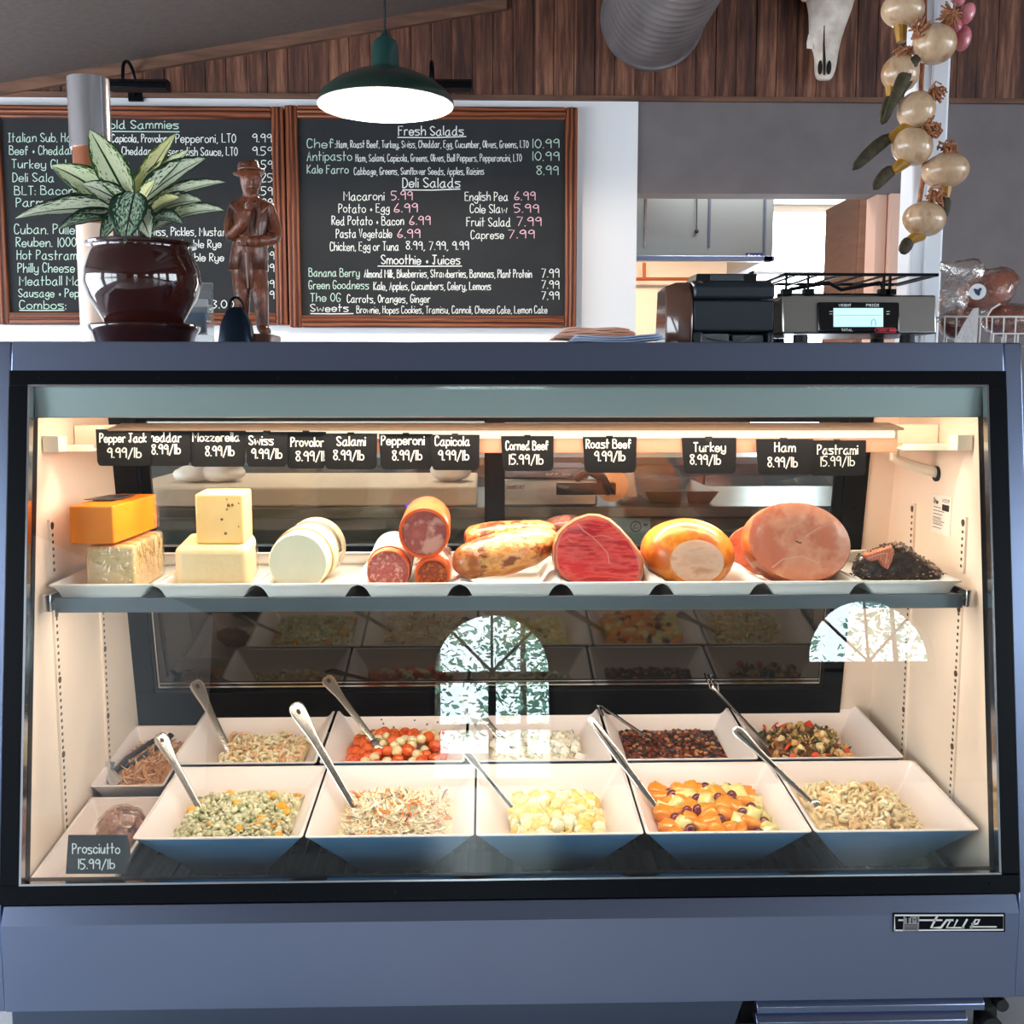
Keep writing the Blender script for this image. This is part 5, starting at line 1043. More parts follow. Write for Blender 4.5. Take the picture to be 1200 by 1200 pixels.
t, *_ = roll('capicola_roll', 'large marbled capicola roll with thick orange rim, resting on the two lower rolls', 'capicola', 497, 625, 30.5, .19, 501, .42, CAPF, ORC, .13, None, 0, z=zc_)

# ------------------------------------------------------------------ roasts and hams
def oval(cx, cy, rx, ry, Y, tilt=0, n=36, sq=1.0, bot=None):
    out = []
    for k in range(n):
        q = 2 * PI * k / n; c, s_ = math.cos(q), math.sin(q); c = math.copysign(abs(c) ** sq, c); s_ = math.copysign(abs(s_) ** sq, s_)
        x, y = rx * c, ry * s_; x, y = x * math.cos(R(tilt)) - y * math.sin(R(tilt)), x * math.sin(R(tilt)) + y * math.cos(R(tilt))
        p = P(cx + x, cy + y, Y); p.z = max(p.z, ZB + .0005); out.append(p)
    return out
def meat_tube(name, label, cat, pts, Y, m_, disp=(.008, .03), extra=None, loc=None):
    mp = (Y + 1.83) / FPX; t = thing(name, label, cat, loc or base_at(pts[len(pts) // 2][0], Y, ZB)); b = MB()
    b.tube([P(x, y, Y + dy) for x, y, r, dy in pts], [(r * mp, r * mp * 1.25) for x, y, r, dy in pts], 24)
    obj('meat', b, m_, t, smooth=180, subsurf=1, disp=disp); return t
CB = mat('corned_beef', (206, 128, 62), .32, c2=[(232, 170, 100), (130, 62, 30)], sc=(20, 26, 34), det=6, contrast=(.4, .6), bump=.6, bsc=(50, 50, 50), coat=.3)
CB2 = mat('corned_beef_dark', (170, 92, 44), .35, c2=[(206, 136, 74), (90, 42, 24)], sc=(30, 30, 30), det=6, contrast=(.4, .6), bump=.6, bsc=(50, 50, 50), coat=.3)
meat_tube('corned_beef_piece', 'long golden brown corned beef piece lying behind another one', 'corned beef', [(544, 632, 5, 0), (549, 631, 15, 0), (575, 628, 17, 0), (605, 625, 16, 0), (635, 622, 14, 0), (652, 620, 6, 0)], .37, CB2, (.006, .03))
t = meat_tube('corned_beef_piece', 'long golden corned beef piece with darker left end, lying in front', 'corned beef', [(532, 665, 6, -.02), (540, 661, 17, -.02), (560, 655, 23, -.01), (585, 650, 26, 0), (610, 644, 25, .02), (632, 636, 21, .04), (646, 629, 14, .05), (653, 626, 5, .05)], .24, CB, (.009, .035))
b = MB(); mp = 2.07 / FPX; b.tube([P(530.5, 665, .22), P(537, 662, .218), P(548, 658, .222), P(560, 655.5, .23)], [(5 * mp, 6 * mp), (17.5 * mp, 20 * mp), (22 * mp, 27 * mp), (23.8 * mp, 30 * mp)], 24); obj('dark_end', b, CB2, t, smooth=180, subsurf=1, disp=(.006, .035))
RBO = [(650, 656), (650, 640), (655, 626), (664, 616), (676, 609), (690, 604.5), (702, 605), (714, 610), (726, 620), (737, 632), (746, 645), (751, 658), (752, 672), (749, 682), (735, 686), (712, 687), (690, 687), (672, 684), (659, 676), (652, 667)]
def outline(pts, Y, s_=1.0, c=(702, 650), dz=0):
    out = []
    for x, y in pts:
        p = P(c[0] + (x - c[0]) * s_, c[1] + (y - c[1]) * s_, Y); p.z = max(p.z + dz, ZB + .001); out.append(p)
    return out
BARK = mat('roast_bark', (150, 78, 44), .4, c2=[(190, 112, 66), (74, 34, 22)], sc=(34, 34, 34), det=6, bump=.8, bsc=(60, 60, 60), coat=.2)
RBF = mat('roast_beef_face', (230, 44, 48), .32, c2=[(244, 92, 84), (200, 28, 36)], sc=(16, 12, 80), det=6, contrast=(.4, .6), bump=.35, bsc=(16, 16, 110), coat=.4)
RBE = mat('roast_beef_edge', (206, 104, 82), .4, c2=(176, 78, 56), sc=(40, 40, 40))
t = thing('roast_beef', 'large roast beef joint with a wide red cut face', 'roast beef', base_at(702, .3, ZB))
b = MB(); b.loft([outline(RBO, .192, 1.0), outline(RBO, .20, 1.02), outline(RBO, .26, 1.06), outline(RBO, .34, .98), outline(RBO, .42, .7), outline(RBO, .45, .3)], False, True); obj('crust', b, BARK, t, smooth=180, disp=(.004, .02))
b = MB(); b.loft([outline(RBO, .1925, .995), outline(RBO, .190, .93)], False, False); obj('cooked_edge', b, RBE, t, smooth=60)
b = MB(); b.loft([outline(RBO, .190, .93), outline(RBO, .1885, .75), outline(RBO, .188, .45), outline(RBO, .188, .15)], False, True); obj('cut_face', b, RBF, t, smooth=60)
b = MB(); ribbon(b, [(677, 614), (684, 622), (694, 629), (703, 638), (712, 648), (714, 660)], 1.6, lambda x, y: P(x, y, .1872)); ribbon(b, [(658, 634), (664, 630), (670, 634)], 1.1, lambda x, y: P(x, y, .188)); ribbon(b, [(694, 629), (706, 627), (718, 631)], 1.0, lambda x, y: P(x, y, .1872)); obj('fat_seam', b, mat('fat_seam', (236, 140, 124), .4), t, smooth=0)
meat_tube('roast_end_piece', 'dark crusted end piece of roast showing behind the roast beef', 'roast beef', [(637, 622, 4, 0), (645, 619, 13, 0), (662, 617, 15, 0), (682, 618, 14, 0), (700, 622, 6, 0)], .47, mat('dark_bark', (84, 40, 30), .35, c2=[(120, 62, 44), (46, 24, 22)], sc=(50, 50, 50), bump=1, bsc=(70, 70, 70), coat=.4), (.012, .02))
TSK = mat('turkey_skin', (214, 120, 22), .34, c2=[(228, 142, 44), (192, 96, 18)], sc=(16, 16, 16), det=5, contrast=(.4, .6), coat=.25); TFC = mat('turkey_face', (222, 172, 140), .42, c2=[(232, 188, 160), (206, 152, 118)], sc=(18, 18, 40), det=5)
t = thing('turkey_breast', 'smoked orange turkey breast with a pale round cut end', 'turkey', base_at(807, .3, ZB))
b = MB(); b.loft([oval(817, 658, 31.5, 25.5, .1935, 6), oval(815, 656, 36, 29, .198, 8), oval(812, 652, 45, 35, .21, 10), oval(809, 650, 51, 39, .232, 10), oval(807, 648, 54.5, 40, .27, 8), oval(803, 648, 53, 39, .33, 8), oval(800, 650, 44, 33, .39, 8), oval(798, 652, 26, 20, .43), oval(798, 653, 8, 6, .44)], False, True); obj('skin', b, TSK, t, smooth=180, disp=(.003, .05))
b = MB(); b.loft([oval(817, 658, 31.5, 25.5, .1935, 6), oval(817, 658, 28, 22.5, .1915, 6), oval(817, 658, 12, 10, .191)], False, True); obj('cut_face', b, TFC, t, smooth=180)
HMF = mat('ham_face', (240, 150, 112), .32, c2=[(246, 166, 128), (228, 126, 92)], sc=(14, 14, 14), det=5, contrast=(.4, .6), coat=.4, bump=.1, bsc=(30, 30, 30)); HMR = mat('ham_rind', (166, 84, 44), .35, c2=[(196, 106, 62), (120, 54, 32)], sc=(22, 22, 22), coat=.3)
t = thing('ham', 'large pink ham with a broad smooth cut face, right of the turkey', 'ham', base_at(935, .3, ZB))
b = MB(); b.loft([oval(937, 635, 60, 45.5, .19, 12), oval(936, 636, 61.5, 47, .20, 12), oval(931, 638, 62, 48, .23, 12), oval(927, 639, 60, 47, .28, 12), oval(926, 640, 50, 40, .34, 12), oval(926, 642, 26, 22, .37, 12)], False, True); obj('rind', b, HMR, t, smooth=180)
b = MB(); b.loft([oval(937, 635, 60, 45.5, .19, 12), oval(937, 635, 56, 42, .1875, 12), oval(937, 635, 30, 22, .1868, 12), oval(937, 635, 8, 6, .1866, 12)], False, True); obj('cut_face', b, HMF, t, smooth=180)
b = MB(); ribbon(b, [(933, 634), (936, 636), (939, 636)], 1.6, lambda x, y: P(x, y, .1858)); obj('bone_hole', b, mat('dark_nick', (120, 56, 40), .6), t, smooth=0)
b = MB(); ribbon(b, [(975, 612), (960, 618), (945, 628)], 1.2, lambda x, y: P(x, y, .1858)); ribbon(b, [(905, 665), (918, 655), (940, 652), (960, 660)], 1.4, lambda x, y: P(x, y, .186)); obj('fat_seam', b, mat('pale_fat', (246, 178, 150), .4), t, smooth=0)
t = thing('ham_half', 'darker reddish half ham standing partly hidden behind the large ham', 'ham', base_at(888, .45, ZB))
b = MB(); b.loft([oval(889, 646, 37, 30, .385, 10), oval(889, 646, 38.5, 31, .395, 10), oval(890, 647, 38, 30, .44, 10), oval(892, 650, 24, 20, .49)], False, True); obj('rind', b, HMR, t, smooth=180)
b = MB(); b.loft([oval(889, 646, 37, 30, .385, 10), oval(889, 646, 20, 16, .383, 10), oval(889, 646, 6, 5, .383)], False, True); obj('cut_face', b, mat('dark_ham_face', (156, 74, 52), .35, c2=[(186, 96, 66), (120, 50, 36)], sc=(20, 20, 40), coat=.3), t, smooth=180)
PBK = mat('pepper_crust', (40, 26, 24), .35, c2=[(66, 42, 36), (20, 14, 16)], sc=(90, 90, 90), det=5, bump=1, bsc=(90, 90, 90), coat=.5)
t = thing('pastrami', 'black peppered pastrami piece with a pink cut, at the right end of the shelf', 'pastrami', base_at(1050, .3, ZB))
PO = [(997, 676), (999, 662), (1004, 652), (1014, 647), (1026, 643), (1038, 637.5), (1052, 636), (1064, 640), (1072, 648), (1084, 656), (1096, 664), (1108, 674), (1104, 679), (1080, 680), (1050, 681), (1020, 681)]
b = MB(); b.loft([outline(PO, .215, .5, (1050, 664)), outline(PO, .205, .86, (1050, 662)), outline(PO, .22, .98, (1050, 662)), outline(PO, .26, 1.0, (1050, 660)), outline(PO, .34, .9, (1050, 660)), outline(PO, .40, .6, (1050, 662))], True, True); _bv, _bf = [V(p) for p in b.v], b.f; obj('crust', b, PBK, t, smooth=180, subsurf=2, disp=(.014, .016)); b = MB()
for _ in range(420):
    f = random.choice(_bf)
    if len(f) > 4: continue
    u, v = random.random(), random.random(); p = (_bv[f[0]] * (1 - u) + _bv[f[1]] * u) * (1 - v) + (_bv[f[3]] * (1 - u) + _bv[f[2]] * u) * v; r = random.uniform(.0012, .0028); b.cur = random.randrange(3); b.ball(p + V((random.gauss(0, .001), random.gauss(-.002, .001), random.gauss(.002, .001))), (r, r, r * .7), 5, 4)
o = obj('peppercorn_crumbs', b, [mat('pepper_black', (24, 18, 18), .4, coat=.4), mat('pepper_brown', (92, 56, 42), .4, coat=.4), mat('pepper_tan', (190, 160, 136), .5)], t); o['kind'] = 'stuff'
CUT = [(1014, 650), (1030, 645), (1046, 640), (1049, 646), (1046, 658), (1041, 668), (1036, 664), (1031, 656), (1022, 658), (1016, 656)]
b = MB(); b.prism([P(x, y, .196) for x, y in CUT], (0, .02, 0)); obj('cut_face', b, mat('pastrami_face', (214, 116, 82), .3, c2=[(190, 88, 60), (226, 150, 116)], sc=(60, 60, 60), wave=(8, 2), det=3, contrast=(.1, .9), coat=.4), t, bevel=.003)
b = MB(); ribbon(b, [(1018, 654), (1032, 649), (1040, 648), (1038, 660)], 1.4, lambda x, y: P(x, y, .1945)); obj('fat_seam', b, bpy.data.materials['pale_fat'], t, smooth=0)

# ------------------------------------------------------------------ salad bowls
random.seed(33); RNG = np.random.default_rng(5)
BA, BB_, BH = .1555, .062, .124
BOWL_OUT = mat('daylight_blue_outside', (98, 150, 194), .3); BOWL_IN = mat('white_glazed_inside', (246, 232, 226), .3)  # white bowls; the outside colour carries the blue of daylight in shade
def sq(h, z, r=.008, n=4, hy=None):
    hy = h if hy is None else hy; out = []
    for (sx, sy, a0) in ((1, 1, 0), (-1, 1, 90), (-1, -1, 180), (1, -1, 270)):
        for k in range(n + 1): a = R(a0 + 90 * k / n); out.append(V((sx * (h - r) + r * math.cos(a), sy * (hy - r) + r * math.sin(a), z)))
    return out
def bowl(name, label, M, a=BA, bq=BB_, H=BH, ay=None, by=None, grp='salad bowls in the case'):
    ay = a if ay is None else ay; by = bq if by is None else by
    t = thing(name, label, 'bowl' if ay == a else 'dish', M.translation, grp); t.rotation_euler = M.to_euler()
    def mk(nm, rings, m_, cap0, cap1):
        b = MB(); b.loft(rings, cap0, cap1); o = obj(nm, b, m_, None, smooth=50); o.parent = t; return o
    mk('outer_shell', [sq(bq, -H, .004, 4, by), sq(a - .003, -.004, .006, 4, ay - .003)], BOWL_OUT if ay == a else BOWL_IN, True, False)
    k = .0055
    mk('inner_shell', [sq(a - .003, -.004, .006, 4, ay - .003), sq(a, -.002, .007, 4, ay), sq(a, 0, .007, 4, ay), sq(a - k, 0, .006, 4, ay - k), sq(a - k - .0015, -.003, .006, 4, ay - k - .0015), sq(bq + .002, -H + .008, .008, 4, by + .002)], BOWL_IN, False, True)
    return t
TILT = R(4.5)
def bm(x, y, z, tilt=TILT): return MX.Translation((x, y, z)) @ MX.Rotation(tilt, 4, 'X')
FX = [-.70 + .3155 * (k + .5) for k in range(5)]; RX_ = [-.7255 + .3176 * (k + .5) for k in range(5)]
FM = [bm(x, .218, .395) for x in FX]; RMt = [bm(x, .541, .4215) for x in RX_]
FN_ = ['holding green pea salad', 'holding shredded coleslaw', 'holding creamy egg and potato salad', 'holding fruit salad', 'holding curly pasta salad at the right wall']
RN_ = ['holding creamy pasta salad at the left', 'holding tomato and mozzarella salad', 'holding white salad with dark seeds', 'holding dark bean salad', 'holding grilled vegetable salad']
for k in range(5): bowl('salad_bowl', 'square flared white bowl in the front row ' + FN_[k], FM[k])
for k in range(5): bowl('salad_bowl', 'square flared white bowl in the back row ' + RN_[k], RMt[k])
DM1 = bm(-.806, .512, .388, R(7)); DM2 = bm(-.798, .19, .336, R(6))
bowl('side_dish', 'narrow white dish in the back left corner holding shredded meat', DM1, .0775, .052, .06, .150, .115, None)
bowl('side_dish', 'narrow white dish in the front left corner holding wrapped prosciutto', DM2, .078, .056, .045, .158, .13, None)

# food piece templates
def T_tube(pts, r, n=6):
    b = MB(); b.tube(pts, r, n); return np.array(b.v), b.f
def T_ball(r=(1, 1, 1), nu=8, nv=6):
    b = MB(); b.ball((0, 0, 0), r, nu, nv); return np.array([tuple(p) for p in b.v]), b.f
def T_chunk(seed, k=.55):
    rs = random.Random(seed); b = MB(); vs = []; n = 4; fs = []; idx = {}
    for ax in range(3):
        for sg in (-1, 1):
            g = []
            for i in range(n):
                for j in range(n):
                    p = [0, 0, 0]; p[ax] = sg; p[(ax + 1) % 3] = -1 + 2 * i / (n - 1); p[(ax + 2) % 3] = -1 + 2 * j / (n - 1); key = tuple(round(x, 3) for x in p)
                    if key not in idx:
                        v = V(p); s_ = v.normalized() * 1.15; q = v * (1 - k) + s_ * k; idx[key] = len(vs); vs.append(q * rs.uniform(.93, 1.07))
                    g.append(idx[key])
            for i in range(n - 1):
                for j in range(n - 1):
                    f = (g[i * n + j], g[i * n + j + 1], g[(i + 1) * n + j + 1], g[(i + 1) * n + j]); fs.append(f if sg > 0 else f[::-1])
    return np.array([tuple(p) for p in vs]), fs
T_MAC = T_tube([(math.cos(a), math.sin(a), 0) for a in np.linspace(0, PI * 1.1, 6)], [.34, .4, .42, .42, .4, .34], 7)
T_SPI = T_tube([(.35 * math.cos(a * 3.2), .35 * math.sin(a * 3.2), a - 1) for a in np.linspace(0, 2, 12)], [.3] * 12, 6)
T_SHR = T_tube([(x, .25 * math.sin(x * 2.0), .18 * x * x) for x in np.linspace(-1, 1, 6)], [(.04, .06), (.08, .11), (.09, .13), (.09, .13), (.08, .11), (.03, .06)], 5)
T_STRIP = T_tube([(x, .3 * math.sin(x * 1.4), .25 * math.cos(x * 1.7)) for x in np.linspace(-1, 1, 6)], [(.10, .24)] * 6, 6)
T_PEA = T_ball(); T_BEAN = T_ball((1, .62, .55), 10, 7); T_CH = [T_chunk(i) for i in range(4)]
T_FLAKE = T_tube([(x, 0, .15 * math.cos(x * 2)) for x in np.linspace(-1, 1, 4)], [(.05, .3), (.08, .6), (.08, .5), (.04, .2)], 6)
def rmat(lim=None):
    q = RNG.normal(size=4); q /= np.linalg.norm(q); w, x, y, z = q
    A = np.array([[1 - 2 * (y * y + z * z), 2 * (x * y - z * w), 2 * (x * z + y * w)], [2 * (x * y + z * w), 1 - 2 * (x * x + z * z), 2 * (y * z - x * w)], [2 * (x * z - y * w), 2 * (y * z + x * w), 1 - 2 * (x * x + y * y)]])
    if lim is not None:
        a = RNG.uniform(0, 2 * PI); t1, t2 = RNG.normal(0, lim, 2)
        Rz = np.array([[math.cos(a), -math.sin(a), 0], [math.sin(a), math.cos(a), 0], [0, 0, 1]]); Rx = np.array([[1, 0, 0], [0, math.cos(t1), -math.sin(t1)], [0, math.sin(t1), math.cos(t1)]]); Ry = np.array([[math.cos(t2), 0, math.sin(t2)], [0, 1, 0], [-math.sin(t2), 0, math.cos(t2)]]); A = Rx @ Ry @ Rz
    return A
def half_at(d, a=BA, bq=BB_, H=BH): return a - .006 - (a - bq) * d / H
def mound(h, hy, d, hgt, ph=0):
    def f(x, y):
        u = min(1, (x / h) ** 2); v = min(1, (y / hy) ** 2)
        return -d + hgt * (1 - u) ** .6 * (1 - v) ** .6 * (1 + .25 * math.sin(x * 60 + ph) * math.sin(y * 50 + ph * 2))
    return f
def heap(name, label, cat, M, mats_, d, hgt, kinds, base_mi=0, a=BA, bq=BB_, H=BH, ay=None, by=None, ph=0, xlim=1.0, cx=0.0):
    ay = a if ay is None else ay; by = bq if by is None else by
    h = half_at(d, a, bq, H) * xlim; hy = half_at(d, ay, by, H); f = mound(h, hy, d, hgt, ph); b = MB(M); b.cur = base_mi; n = 18; vs = []; fs = []
    for i in range(n + 1):
        for j in range(n + 1): x = -h + 2 * h * i / n; y = -hy + 2 * hy * j / n; vs.append((x + cx, y, f(x, y) - .003))
    fs = [(i * (n + 1) + j, i * (n + 1) + j + 1, (i + 1) * (n + 1) + j + 1, (i + 1) * (n + 1) + j) for i in range(n) for j in range(n)]
    m = len(vs); hb, hyb = half_at(H - .012, a, bq, H) * xlim, half_at(H - .012, ay, by, H); vs += [(-hb + cx, -hyb, -H + .012), (hb + cx, -hyb, -H + .012), (hb + cx, hyb, -H + .012), (-hb + cx, hyb, -H + .012)]
    L = [i for i in range(n + 1)]; fs.append(tuple(reversed([m, m + 3] + [n - j for j in range(n + 1)])))                                                  # x = -h side
    fs.append(tuple([m + 1, m + 2] + [n * (n + 1) + n - j for j in range(n + 1)]))
    fs.append(tuple([m, m + 1] + [(n - i) * (n + 1) for i in range(n + 1)])); fs.append(tuple(reversed([m + 3, m + 2] + [(n - i) * (n + 1) + n for i in range(n + 1)]))); fs.append((m, m + 3, m + 2, m + 1))
    b.add(vs, fs)
    for (T, cnt, s0, s1, mi, lift, lim) in kinds:
        lst = []
        for _ in range(cnt):
            s_ = RNG.uniform(s0, s1); x = RNG.uniform(-1, 1) * (h - s_ * .8); y = RNG.uniform(-1, 1) * (hy - s_ * .8); mm = mi if isinstance(mi, int) else mi[RNG.integers(len(mi))]
            TT = T if isinstance(T, tuple) else T[RNG.integers(len(T))]
            tv = TT[0] * s_; lst.append((rmat(lim) * s_, np.array([x + cx, y, f(x, y) + RNG.uniform(-.2, 1) * lift]), mm, TT))
        for A, tt, mm, TT in lst: b.scatter(TT, [(A, tt, mm)])
    return tag(obj(name, b, mats_, smooth=60), label, cat, kind='stuff')
def fm(n, c, r=.4, coat=.2): return mat(n, c, r, c2=tuple(min(255, int(x * 1.08 + 4)) for x in c), sc=(90, 90, 90), coat=coat)
heap('pea_salad', 'creamy green pea salad with orange cheese bits in the front left bowl', 'salad', FM[0], [fm('pea_cream', (236, 228, 196)), fm('pea_green', (194, 190, 150)), fm('pea_pale', (218, 212, 176)), fm('pea_orange', (246, 170, 46)), fm('pea_dark', (150, 154, 102))], .050, .026,
     [(T_PEA, 460, .0048, .0066, [1, 1, 2, 2, 0, 4], .006, None), (T_MAC, 420, .0045, .0062, [0, 2, 2, 1], .007, None), (T_CH, 22, .005, .010, 3, .007, None)], 2, ph=1, cx=.004)
heap('coleslaw', 'shredded cream coleslaw with carrot and purple cabbage strips in a front bowl', 'salad', FM[1], [fm('slaw_cream', (248, 226, 190)), fm('slaw_pale', (252, 240, 216)), fm('slaw_carrot', (240, 142, 60)), fm('slaw_purple', (120, 44, 70))], .050, .030,
     [(T_SHR, 760, .011, .020, [0, 0, 1, 1], .008, .35), (T_SHR, 110, .010, .016, 2, .010, .4), (T_SHR, 16, .010, .016, 3, .014, .7), (T_STRIP, 5, .010, .014, 2, .02, .9)], 0, ph=2)
heap('egg_salad', 'chunky yellow egg and potato salad in the middle front bowl', 'salad', FM[2], [fm('egg_cream', (250, 226, 166)), fm('egg_yellow', (246, 206, 110)), fm('egg_white', (250, 240, 206))], .056, .020,
     [(T_CH, 190, .006, .014, [0, 1, 2], .006, None), (T_MAC, 60, .005, .009, [0, 1], .008, None)], 0, ph=3, xlim=.86, cx=.004)
heap('pasta_salad', 'cream coloured curly pasta salad in the front right bowl', 'salad', FM[4], [fm('pasta_cream', (240, 216, 168)), fm('pasta_pale', (250, 234, 198)), fm('pasta_tan', (226, 188, 130))], .048, .026,
     [(T_MAC, 330, .0075, .0105, [0, 0, 1, 2], .008, None), (T_SPI, 60, .008, .011, [0, 1], .008, None)], 0, ph=4, xlim=.88, cx=-.012)
heap('creamy_pasta', 'pale creamy pasta salad in the back left bowl', 'salad', RMt[0], [fm('cp_cream', (240, 214, 170)), fm('cp_pink', (236, 190, 150)), fm('cp_pale', (248, 234, 206)), fm('cp_green', (150, 150, 90))], .056, .022,
     [(T_MAC, 210, .007, .010, [0, 1, 2], .007, None), (T_STRIP, 60, .009, .015, [0, 1, 2], .008, .6), (T_SHR, 30, .006, .01, 3, .01, .6)], 0, ph=5, xlim=.9, cx=.008)
heap('seeded_salad', 'white creamy salad dotted with dark seeds in a back bowl', 'salad', RMt[2], [fm('ss_white', (242, 230, 206)), fm('ss_pale', (250, 244, 228)), fm('ss_dark', (70, 44, 30)), fm('ss_red', (160, 72, 44))], .056, .020,
     [(T_CH, 150, .006, .011, [0, 1], .006, None), (T_FLAKE, 150, .006, .011, [0, 1], .006, .5), (T_SHR, 110, .004, .009, 2, .014, .6), (T_CH, 6, .004, .007, 3, .012, None)], 0, ph=6)
heap('bean_salad', 'dark mixed bean salad in brown dressing in a back bowl', 'salad', RMt[3], [mat('bean_liquid', (120, 62, 40), .12, coat=.6), fm('bean_black', (44, 26, 26), .25, .6), fm('bean_kidney', (122, 52, 34), .25, .6), fm('bean_tan', (186, 128, 78), .3, .5)], .044, .001,
     [(T_BEAN, 520, .005, .0075, [1, 1, 2, 2, 3], .0018, .25)], 0, ph=7)
heap('grilled_vegetables', 'mixed grilled mushroom, pepper and greens salad in the back right bowl', 'salad', RMt[4], [fm('gv_tan', (206, 160, 96)), fm('gv_pale', (232, 202, 150)), fm('gv_green', (62, 74, 50)), fm('gv_red', (222, 74, 36)), fm('gv_brown', (122, 76, 44)), fm('gv_olive', (120, 116, 62))], .052, .028,
     [(T_STRIP, 130, .008, .014, [0, 1, 4, 5], .009, None), (T_FLAKE, 110, .008, .015, [0, 1, 2, 2, 5], .010, .8), (T_CH, 70, .005, .010, [0, 1, 4], .010, None), (T_STRIP, 7, .013, .017, 3, .022, .6), (T_CH, 6, .006, .009, 3, .018, None)], 4, ph=8, xlim=.82, cx=-.006)
heap('shredded_meat', 'tan shredded chicken in the narrow dish at the back left', 'meat', DM1, [fm('sm_tan', (214, 158, 104)), fm('sm_pale', (236, 194, 146)), fm('sm_brown', (176, 112, 66))], .036, .018,
     [(T_SHR, 260, .012, .020, [0, 0, 1, 2], .009, .4), (T_STRIP, 60, .007, .012, [0, 1, 2], .007, .5)], 0, .0775, .052, .06, .150, .115, ph=9)
# counted pieces: tomato and mozzarella, fruit
def darts(h, hy, dmin, n, tries=4000):
    out = []
    for _ in range(tries):
        x, y = random.uniform(-h, h), random.uniform(-hy, hy)
        if all((x - q[0]) ** 2 + (y - q[1]) ** 2 > dmin * dmin for q in out): out.append((x, y))
        if len(out) >= n: break
    return out
def piece_mesh(name, T, s_, m_, sub=0):
    me = bpy.data.meshes.new(name); me.from_pydata([tuple(p * np.array(s_)) for p in T[0]], [], T[1]); me.materials.append(m_)
    me.polygons.foreach_set('use_smooth', [True] * len(me.polygons)); me.update(); return me
def piece(name, me, M, loc, label, cat, grp, rot=None, scl=1.0):
    o = bpy.data.objects.new(name, me); COL.objects.link(o); o.matrix_world = M @ MX.Translation(loc) @ (rot or MX.Rotation(random.uniform(0, 6.28), 4, V((random.gauss(0, 1), random.gauss(0, 1), random.gauss(0, 1) + .01)).normalized())) @ MX.Scale(scl, 4)
    return tag(o, label, cat, grp)
T_TOM = T_ball((1, 1, .88), 18, 12)
me_t = piece_mesh('tomato', T_TOM, (.0145, .0145, .0145), mat('cherry_tomato', (228, 78, 22), .2, c2=[(240, 110, 34), (214, 54, 16)], sc=(60, 60, 60), coat=.6)); me_m = piece_mesh('mozzarella_ball', T_TOM, (.0125, .0125, .0125), mat('mozzarella_ball', (248, 228, 184), .35, c2=(240, 210, 150), sc=(80, 80, 80), coat=.3))
h = half_at(.048); hy = h; f = mound(h - .012, hy - .012, .050, .026, 1.5)
pts = sorted(darts(h - .008, hy - .012, .0205, 80), key=lambda q: q[1])
for i, (x, y) in enumerate(pts):
    tom = (i * 7 + int(x * 300)) % 5 < 3; z = f(x, y) + random.uniform(0, .006)
    if tom: piece('cherry_tomato', me_t, RMt[1], (x, y, z), 'red orange cherry tomato in the tomato and mozzarella salad', 'tomato', 'cherry tomatoes in the back bowl', scl=random.uniform(.85, 1.1))
    else: piece('mozzarella_ball', me_m, RMt[1], (x, y, z), 'small white mozzarella ball in the tomato and mozzarella salad', 'cheese', 'mozzarella balls in the back bowl', scl=random.uniform(.85, 1.1))
b = MB(RMt[1]); q = half_at(.075); b.loft([sq(half_at(.09), -.092), sq(q, -.064)], True, True); tag(obj('salad_dressing', b, mat('tomato_dressing', (196, 84, 40), .2, coat=.4)), 'orange red dressing under the tomatoes and mozzarella', 'dressing', kind='stuff')
b = MB(RMt[1]); [b.ball((x, half_at(d_) + .0005 - .002, -d_), (.0022, .001, .0022), 6, 5) for x, d_ in ((-.05, .02), (-.045, .028), (.03, .022), (.06, .03), (-.02, .035), (.085, .026))]; tag(obj('herb_flecks', b, mat('herb_green', (40, 56, 30), .6)), 'dark herb flecks stuck on the tomato bowl rim wall', 'herbs', kind='stuff')
me_c = [piece_mesh('cantaloupe', T_chunk(20 + i, .7), (.024, .016, .013), mat('cantaloupe', (250, 146, 36), .22, c2=(255, 168, 60), sc=(50, 50, 50), coat=.5) if i == 0 else bpy.data.materials['cantaloupe']) for i in range(3)]
me_h = [piece_mesh('honeydew', T_chunk(30 + i, .25), (.017, .015, .012), mat('honeydew', (248, 232, 158), .25, c2=(236, 224, 140), sc=(50, 50, 50), coat=.5) if i == 0 else bpy.data.materials['honeydew']) for i in range(3)]
for me in me_c + me_h: pass
me_g = piece_mesh('grape', T_ball((1, 1, 1.12), 16, 10), (.0115, .0115, .0115), mat('red_grape', (126, 22, 36), .12, c2=(86, 14, 34), sc=(60, 60, 60), coat=.8))
h = half_at(.046); f = mound(h - .01, h - .01, .047, .022, .6)
pts = darts(h - .021, h - .021, .020, 66)
for i, (x, y) in enumerate(pts):
    k = (i * 11) % 20; z = f(x, y) + random.uniform(.0, .006); rz = MX.Rotation(random.uniform(0, 6.28), 4, 'Z') @ MX.Rotation(random.gauss(0, .45), 4, 'X') @ MX.Rotation(random.gauss(0, .35), 4, 'Y')
    if k < 9: piece('cantaloupe_chunk', me_c[i % 3], FM[3], (x, y, z), 'orange cantaloupe chunk in the fruit salad', 'melon', 'cantaloupe chunks in the fruit bowl', rz, random.uniform(.85, 1.1))
    elif k < 14: piece('honeydew_chunk', me_h[i % 3], FM[3], (x, y, z), 'pale yellow honeydew melon chunk in the fruit salad', 'melon', 'honeydew chunks in the fruit bowl', rz, random.uniform(.85, 1.15))
    else: piece('grape', me_g, FM[3], (x, y, z + .005), 'dark red grape in the fruit salad', 'grape', 'grapes in the fruit bowl', rz, random.uniform(.9, 1.1))
